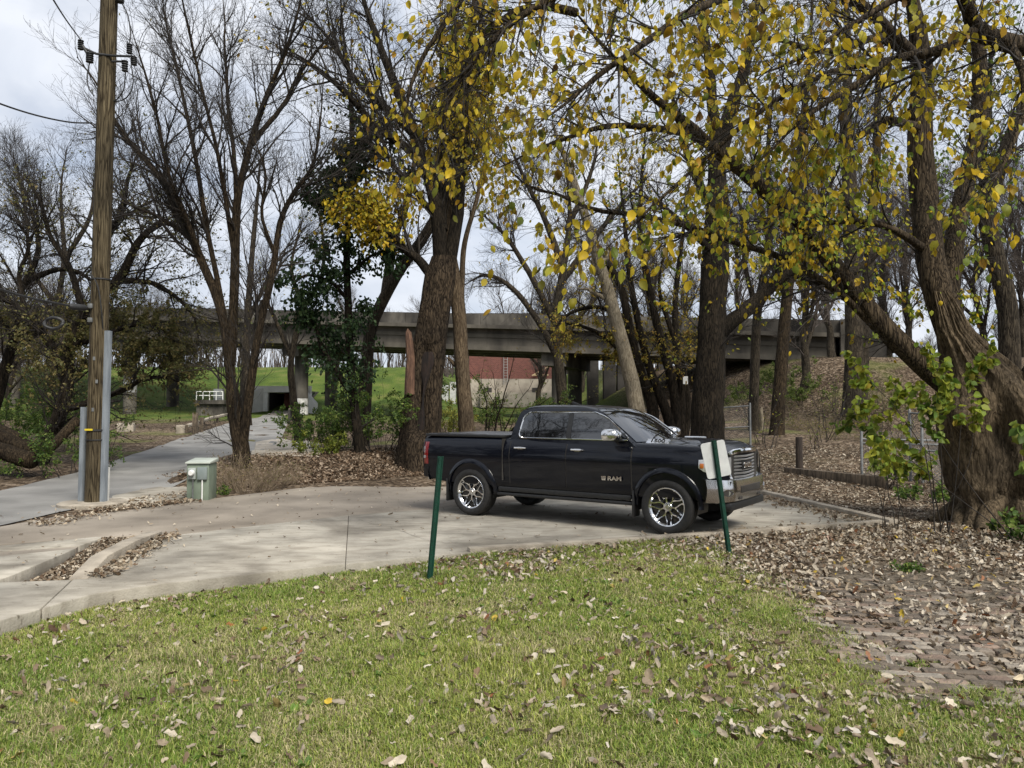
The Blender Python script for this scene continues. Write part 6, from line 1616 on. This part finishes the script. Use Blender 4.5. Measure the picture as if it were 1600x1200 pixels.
# ------------------------------------------------------------------ bushes and small plants
def shrub(name, label, loc, n, hgt, spreadr, pal, leafn, lsize, seed, bark=M_TWIG, bt0=.15, ang=.5, lv2=6, lv3=0, droop=.4, small=True, cat='shrub', r=.012, up=.15, wid=(.7, 1.1)):
    rg = np.random.default_rng(seed); loc = np.array(loc, float)
    t = thing(name, label, cat, loc)
    a = rg.uniform(0, 2 * np.pi, n); rad = spreadr * .45 * np.sqrt(rg.random(n))
    p = np.stack([loc[0] + rad * np.cos(a), loc[1] + rad * np.sin(a), tz(loc[0] + rad * np.cos(a), loc[1] + rad * np.sin(a)) - .05], -1)
    d = norm(np.stack([np.cos(a) * ang, np.sin(a) * ang, np.ones(n)], -1) + .25 * rg.standard_normal((n, 3)))
    L_ = hgt * rg.uniform(.55, 1.08, n); out = [p]
    for k in range(7):
        d = norm(d + .13 * rg.standard_normal((n, 3)) - np.array((0, 0, .03 * k * ang))); p = p + d * (L_ / 7)[:, None]; out.append(p)
    P = np.stack(out, 1); R = r * (1 - .75 * np.linspace(0, 1, 8))[None] * rg.uniform(.6, 1.2, (n, 1))
    tubes_obj('stems', [(P, R)], bark, t, [5])
    c, cr = spawn(P, R, n * lv2, rg, t0=bt0, lmin=hgt * .12, lmax=hgt * .42, ang=.7, up=up, npts=5, rmin=.0025)
    grp = [(c, cr)]
    if lv3: c, cr = spawn(c, cr, n * lv2 * lv3, rg, t0=.1, lmin=hgt * .06, lmax=hgt * .18, ang=.7, up=up, npts=4, rmin=.002); grp.append((c, cr))
    tubes_obj('branches', grp, bark, t, [4, 3][:len(grp)])
    if leafn:
        V, fs, col = leaves_on(c, cr, leafn, rg, lsize, pal, droop, .03, wid=wid, small=small)
        npmesh('foliage', V, fs, M_LEAF, t, col=col)
    return t
BUSH = [(3, (.085, .15, .030)), (2, (.14, .20, .04)), (2, (.05, .095, .022)), (1, (.21, .25, .055))]
shrub('green_bush', 'dense green bush between the slim ivy trunk and the hollow tree', at(600, 700, 23.5), 26, 2.5, 1.9, BUSH, 7000, (.06, .11), 201, lv3=4, ang=.35)
shrub('green_bush', 'green bush in front of the overpass pier left of the ivy tree', at(520, 700, 24.5), 22, 1.8, 2.1, BUSH, 5500, (.06, .11), 202, lv3=4, ang=.5)
shrub('yellow_bush', 'low yellow green bush at the road side beneath the green bush', at(505, 705, 22.8), 12, .8, 1.3, [(2, (.22, .24, .04)), (1, (.12, .17, .03))], 1600, (.05, .10), 203, lv3=2, ang=.7)
shrub('yellow_bush', 'yellow green bush growing behind the hollow tree beside the slender trunk', at(703, 690, 26), 14, 1.9, 1.2, [(3, (.24, .24, .045)), (1, (.13, .17, .03))], 2600, (.06, .10), 204, lv3=2, ang=.4)
shrub('green_bush', 'loose green bush left of the truck cab in front of the warehouse', at(805, 690, 32), 22, 2.9, 2.6, BUSH + [(2, (.2, .17, .06))], 5200, (.07, .12), 205, lv3=4, ang=.45)
shrub('bare_shrub', 'bare dark multi stemmed shrub in front of the brick warehouse', at(770, 690, 30), 7, 4.2, 1.0, OLV, 220, (.06, .1), 206, lv2=8, lv3=4, ang=.35, r=.04, bark=M_BARK)
M_DRYW = mat('dry_weed', (.13, .095, .06), (.24, .185, .125), .9, 5)
shrub('dry_weed_clump', 'brown dry weed clump around the base of the forked tree', G(385, 762, .05), 150, 1.05, 1.3, OLV, 700, (.02, .05), 207, bark=M_DRYW, lv2=5, ang=.5, r=.006)
shrub('dry_weed_clump', 'smaller brown dry weeds on the leaf bank beside the drive', G(428, 752, .1), 70, .75, 1.0, OLV, 250, (.02, .05), 208, bark=M_DRYW, lv2=4, ang=.55, r=.005)
shrub('weed_tuft', 'small green weed tuft at the foot of the green cabinet', G(334, 770, .03), 26, .30, .5, BUSH, 500, (.04, .08), 209, lv2=3, ang=.8, r=.004)
shrub('green_bush', 'tall shaded green bush behind the pole at the left edge of the wood', at(55, 690, 30), 34, 3.2, 4.4, [(3, (.09, .15, .028)), (2, (.15, .2, .04)), (1, (.05, .09, .02))], 9000, (.08, .14), 210, lv3=4, ang=.4)
shrub('green_bush', 'dark low green bush directly behind the pole foot', at(118, 730, 21), 22, 1.6, 1.8, BUSH, 4000, (.05, .09), 211, lv3=4, ang=.5)
shrub('green_bush', 'leafy green undergrowth between pole and road at left', at(20, 690, 34), 26, 2.4, 4.5, [(3, (.10, .16, .03)), (2, (.16, .2, .045))], 6000, (.08, .14), 212, lv3=3, ang=.5)
# saplings on the right
SAP = [(3, (.30, .33, .045)), (3, (.20, .27, .04)), (1.5, (.11, .19, .03)), (.6, (.36, .27, .04))]
shrub('leafy_sapling', 'yellow green leafy sapling in front of the low fence post', G(1380, 762), 6, 1.25, .6, SAP, 240, (.08, .15), 220, lv2=5, ang=.3, small=False, droop=.9, r=.010, cat='sapling', wid=(1.0, 1.4), bt0=.4)
shrub('leafy_sapling', 'yellow green sapling with large leaves left of the gnarled trunk', G(1435, 768), 6, 1.2, .6, SAP, 240, (.08, .16), 221, lv2=5, ang=.35, small=False, droop=.9, r=.010, cat='sapling', wid=(1.0, 1.4), bt0=.4)
shrub('leafy_sapling', 'low green plant at the foot of the gnarled trunk', G(1450, 782), 14, .5, .9, BUSH + [(1, (.2, .24, .04))], 500, (.05, .10), 222, lv2=4, ang=.7, small=False, cat='plant')
shrub('leafy_sapling', 'dark green plant in the corner right of the gnarled roots', G(1606, 850), 12, .6, .6, BUSH, 400, (.06, .11), 223, lv2=4, ang=.5, small=False, cat='plant')
shrub('leafy_sapling', 'tall green sapling with broad leaves in front of the gnarled trunk top', at(1475, 800, 11.6), 5, 3.0, .5, SAP + LIME, 430, (.08, .15), 224, lv2=6, ang=.22, small=False, droop=.9, r=.012, cat='sapling', wid=(1.0, 1.4), bt0=.62)
shrub('leafy_sapling', 'green sapling with broad leaves at the right frame edge', at(1600, 830, 10.9), 5, 3.0, .5, GRN, 420, (.08, .15), 225, lv2=6, ang=.16, small=False, droop=.9, r=.012, cat='sapling', wid=(1.0, 1.4), bt0=.66)
shrub('leafy_sapling', 'tiny green sprig growing through the leaf litter on the path', G(1418, 890, -.02), 12, .16, .22, BUSH, 160, (.03, .07), 226, lv2=2, ang=.7, small=False, r=.002, cat='plant')
shrub('weed_tuft', 'green weeds at the left tip of the pad kerb', G(72, 948, -.03), 12, .12, .3, BUSH, 140, (.03, .06), 227, lv2=2, ang=1.0, r=.002)
shrub('leafy_sapling', 'lime green leafy sapling hanging left of the gnarled trunk beneath the leaning limb', at(1405, 800, 11.9), 5, 2.6, .6, LIME, 330, (.08, .15), 228, lv2=6, ang=.25, small=False, droop=.9, r=.010, cat='sapling', wid=(1.0, 1.4), bt0=.6)
# scrub on the bank
M_BRUSH = mat('brush_tan', (.10, .072, .045), (.21, .16, .105), .9, 5)
for i, (px, py, hgt, lab) in enumerate(((1285, 672, .9, 'tangled brown brush heap at the foot of the abutment bank'), (1330, 668, .8, 'brown brush clump below the twin trunk'), (1265, 640, 1.0, 'dry tangled brush halfway up the abutment bank'), (1245, 668, .6, 'low brown brush right of the straight brown trunk'))):
    shrub('dry_brush', lab, G(px, py), 90, hgt, 2.4, OLV, 600, (.03, .08), 230 + i, bark=M_BRUSH, lv2=5, ang=1.0, r=.008)
for i, (px, py, lab) in enumerate(((1225, 596, 'green shrub on top of the bank under the bridge end'), (1165, 622, 'green shrub behind the fence right of the dark tree'), (1250, 625, 'green bramble on the bank below the overpass girder'))):
    q = G(px, py); shrub('green_bush', lab, q, 20, 1.3, 2.6, [(3, (.10, .15, .03)), (2, (.17, .2, .05))], 2200, (.08, .13), 240 + i, lv3=2, ang=.6)
bk = random.Random(77)
for i in range(9):
    px, py = bk.uniform(1190, 1420), bk.uniform(600, 668)
    shrub('dry_brush', 'one of the dry tan brush clumps scattered over the abutment bank', G(px, py), 60, bk.uniform(.5, 1.1), 2.2, OLV + BUSH, 500, (.04, .09), 270 + i, bark=M_BRUSH, lv2=4, ang=.9, r=.008)['group'] = 'dry brush clumps on the bank'
for i in range(14):
    px, py = bk.uniform(1170, 1440), bk.uniform(640, 705)
    shrub('bare_sapling', 'one of the thin bare saplings and stems between the truck front and the bank', G(px, py), 4, bk.uniform(1.2, 3.4), .5, OLV + SAP, 45, (.05, .10), 300 + i, bark=M_TWIG, lv2=6, lv3=3, ang=.25, r=.014, cat='sapling')['group'] = 'thin stems right of the truck'
for i in range(6):
    px, py = bk.uniform(1190, 1420), bk.uniform(655, 700)
    shrub('dry_weed_clump', 'one of the dry weed clumps on the leafy ground before the bank', G(px, py), 60, bk.uniform(.4, .8), 1.2, OLV, 260, (.03, .07), 330 + i, bark=M_DRYW, lv2=4, ang=.7, r=.005)['group'] = 'dry weed clumps before the bank'
# logs at the left edge
for i, (a_, b_, w, lab) in enumerate((((-40, 700), (52, 716), 26, 'thick dark fallen log lowest in the pile at the left edge'), ((-40, 668), (60, 702), 22, 'dark fallen log in the middle of the pile at the left edge'), ((-40, 648), (35, 690), 20, 'top dark log leaning on the pile at the left edge'), ((58, 712), (122, 660), 15, 'dark fallen limb leaning up toward the pole'))):
    Yl = 20.5 + .35 * i; p0, p1 = at(*a_, Yl), at(*b_, Yl - .2 + (1.2 if i == 3 else 0))
    if i < 3: p0[2] += 0
    tl_ = thing('fallen_log', lab, 'log', p1)
    n = 14; C = np.array([p0 * (1 - k) + p1 * k + np.array((0, 0, .06 * math.sin(5 * k + i))) for k in np.linspace(0, 1, n)])
    V, q = tube_arrays(C[None], np.full((1, n), w / 2 * Yl / 1200), 16, .25, i)
    V = np.concatenate([V, C[-1:]]); caps = np.array([((n - 1) * 16 + k, (n - 1) * 16 + (k + 1) % 16, n * 16) for k in range(16)])
    npmesh('trunk', V, [q, caps], M_BARK3, tl_)

# ------------------------------------------------------------------ far bare trees
def generic(seed, H, spread, lv, name, label, leafs=None):
    rg = np.random.default_rng(seed)
    t = thing(name, label, 'tree', (0, 0, 0))
    n = 20; zz = np.linspace(-.6, H * .8, n); P = [np.stack([.25 * np.cumsum(rg.standard_normal(n)) * .3, .25 * np.cumsum(rg.standard_normal(n)) * .3, zz], -1)]; R = [np.linspace(.24, .04, n)]
    for k in range(6):
        h = H * rg.uniform(.12, .5); a = rg.uniform(0, 6.28); L_ = H * rg.uniform(.3, .55); d = np.array((math.cos(a) * spread, math.sin(a) * spread, .8)); d /= np.linalg.norm(d)
        p = np.array([np.interp(h, zz, P[0][:, c]) for c in range(3)]); pts = [p]
        for s in range(n - 1):
            d = d + .06 * rg.standard_normal(3) + np.array((0, 0, .03)); d /= np.linalg.norm(d); p = p + d * L_ / (n - 1); pts.append(p)
        P.append(np.array(pts)); R.append(np.linspace(.12, .025, n))
    grow(t, (np.array(P), np.array(R)), [dict(total=lv[0], t0=.15, lmin=H * .12, lmax=H * .34, ang=.6, up=.25, npts=7), dict(total=lv[1], lmin=H * .05, lmax=H * .16, ang=.6, up=.2, npts=5, rmin=.008), dict(total=lv[2], lmin=H * .02, lmax=H * .08, ang=.6, up=.12, npts=3, rmin=.006)], rg, M_BARK2, flare=.4, trunk_sides=9, leafspec=leafs, twig_m=M_TWIG2)
    return t
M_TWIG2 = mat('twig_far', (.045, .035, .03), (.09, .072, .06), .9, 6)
protos = [generic(301, 13, .5, (110, 1200, 6000), 'bare_tree', 'x'), generic(302, 11, .7, (110, 1200, 6000), 'bare_tree', 'x'), generic(303, 15, .4, (110, 1200, 6000), 'bare_tree', 'x')]
pr = random.Random(5)
first = [True] * 3
def put(k, px, Y, s, label, group, rz=None):
    p = at(px, 600, Y); loc = (p[0], Y, float(tz(p[0], Y)))
    rz = pr.uniform(0, 6.28) if rz is None else rz
    if first[k]:
        o = protos[k]; first[k] = False; o.location = loc; o.rotation_euler = (0, 0, rz); o.scale = (s,) * 3; o['label'] = label; o['group'] = group
    else: dup(protos[k], loc, rz, s, label, group)
for i, px in enumerate(range(-330, 135, 52)):
    put(i % 3, px + pr.uniform(-25, 25), 46 + (i * 7) % 17, pr.uniform(.7, 1.0), 'bare tree in the left wood behind the utility pole', 'bare trees in the left wood')
for i, px in enumerate(list(range(180, 720, 38)) + list(range(720, 1700, 60))):
    put((i + 1) % 3, px + pr.uniform(-15, 15), (96 if px < 700 else 108) + pr.uniform(0, 16), pr.uniform(.55, .8), 'bare tree in the far row beyond the overpass', 'bare trees beyond the overpass')
for i, px in enumerate((840, 905, 960, 1015, 1075, 1150)):
    put(i % 3, px, 70 + (i * 5) % 12, pr.uniform(.95, 1.25), 'tall bare tree rising just behind the overpass middle', 'bare trees just behind the overpass')
for i, px in enumerate((1255, 1300, 1385, 1425, 1480, 1530, 1600, 1680)):
    put((i + 2) % 3, px, 42 + (i * 4) % 13, pr.uniform(.85, 1.1), 'bare tree on the right bank behind the gnarled tree', 'bare trees on the right bank')
for i, (x_, y_, s_) in enumerate(((-16, -20, 1.0), (-11, -24, 1.15), (-6, -21, .95), (-1.5, -25, 1.2), (3, -22, 1.0), (8, -25, 1.15), (13, -22, 1.0), (18, -24, 1.2), (-21, -19, 1.2), (-24, -4, 1.1), (-20, -1, 1.0), (-25, 4, 1.2), (-21, 6, 1.0), (-27, 10, 1.2))):
    o = dup(protos[i % 3], (x_, y_, float(tz(x_, y_))), pr.uniform(0, 6.28), s_, 'bare tree standing behind the photographer, mirrored in the truck windows', 'bare trees behind the camera')
for i, (x_, y_, lab) in enumerate(((-17, -12, 'left'), (-6, -11.5, 'middle left'), (5, -11.5, 'middle right'), (16, -12, 'right'), (-21, -6, 'leftmost by the road'), (-22, 1, 'left beside the road'), (-23, 8, 'left beyond the road bend'))):  # unseen leafy masses added to darken what the truck body reflects
    shrub('unseen_hedge', 'added leafy mass out of view, %s one, darkening the reflections in the truck' % lab, (x_, y_, 0), 70, 5.2, 10, [(2, (.05, .075, .02)), (2, (.12, .10, .04))], 5000, (.15, .3), 260 + i, lv3=2, ang=.25)
# dark brushy band far off
rg = np.random.default_rng(400)
n = 5000; xs_ = rg.uniform(-150, 150, n); ys_ = rg.uniform(125, 150, n); hz = rg.uniform(.5, 6.5, n) ; zz = tz(xs_, ys_)
P0 = np.stack([xs_, ys_, zz], -1); P1 = P0 + np.stack([rg.normal(0, .6, n), rg.normal(0, .6, n), hz], -1)
V, q = tube_arrays(np.stack([P0, (P0 + P1) / 2 + rg.normal(0, .15, (n, 3)), P1], 1), np.stack([np.full(n, .10), np.full(n, .07), np.full(n, .03)], -1), 3)
tag(npmesh('far_brush', V, [q], M_TWIG2), kind='stuff')
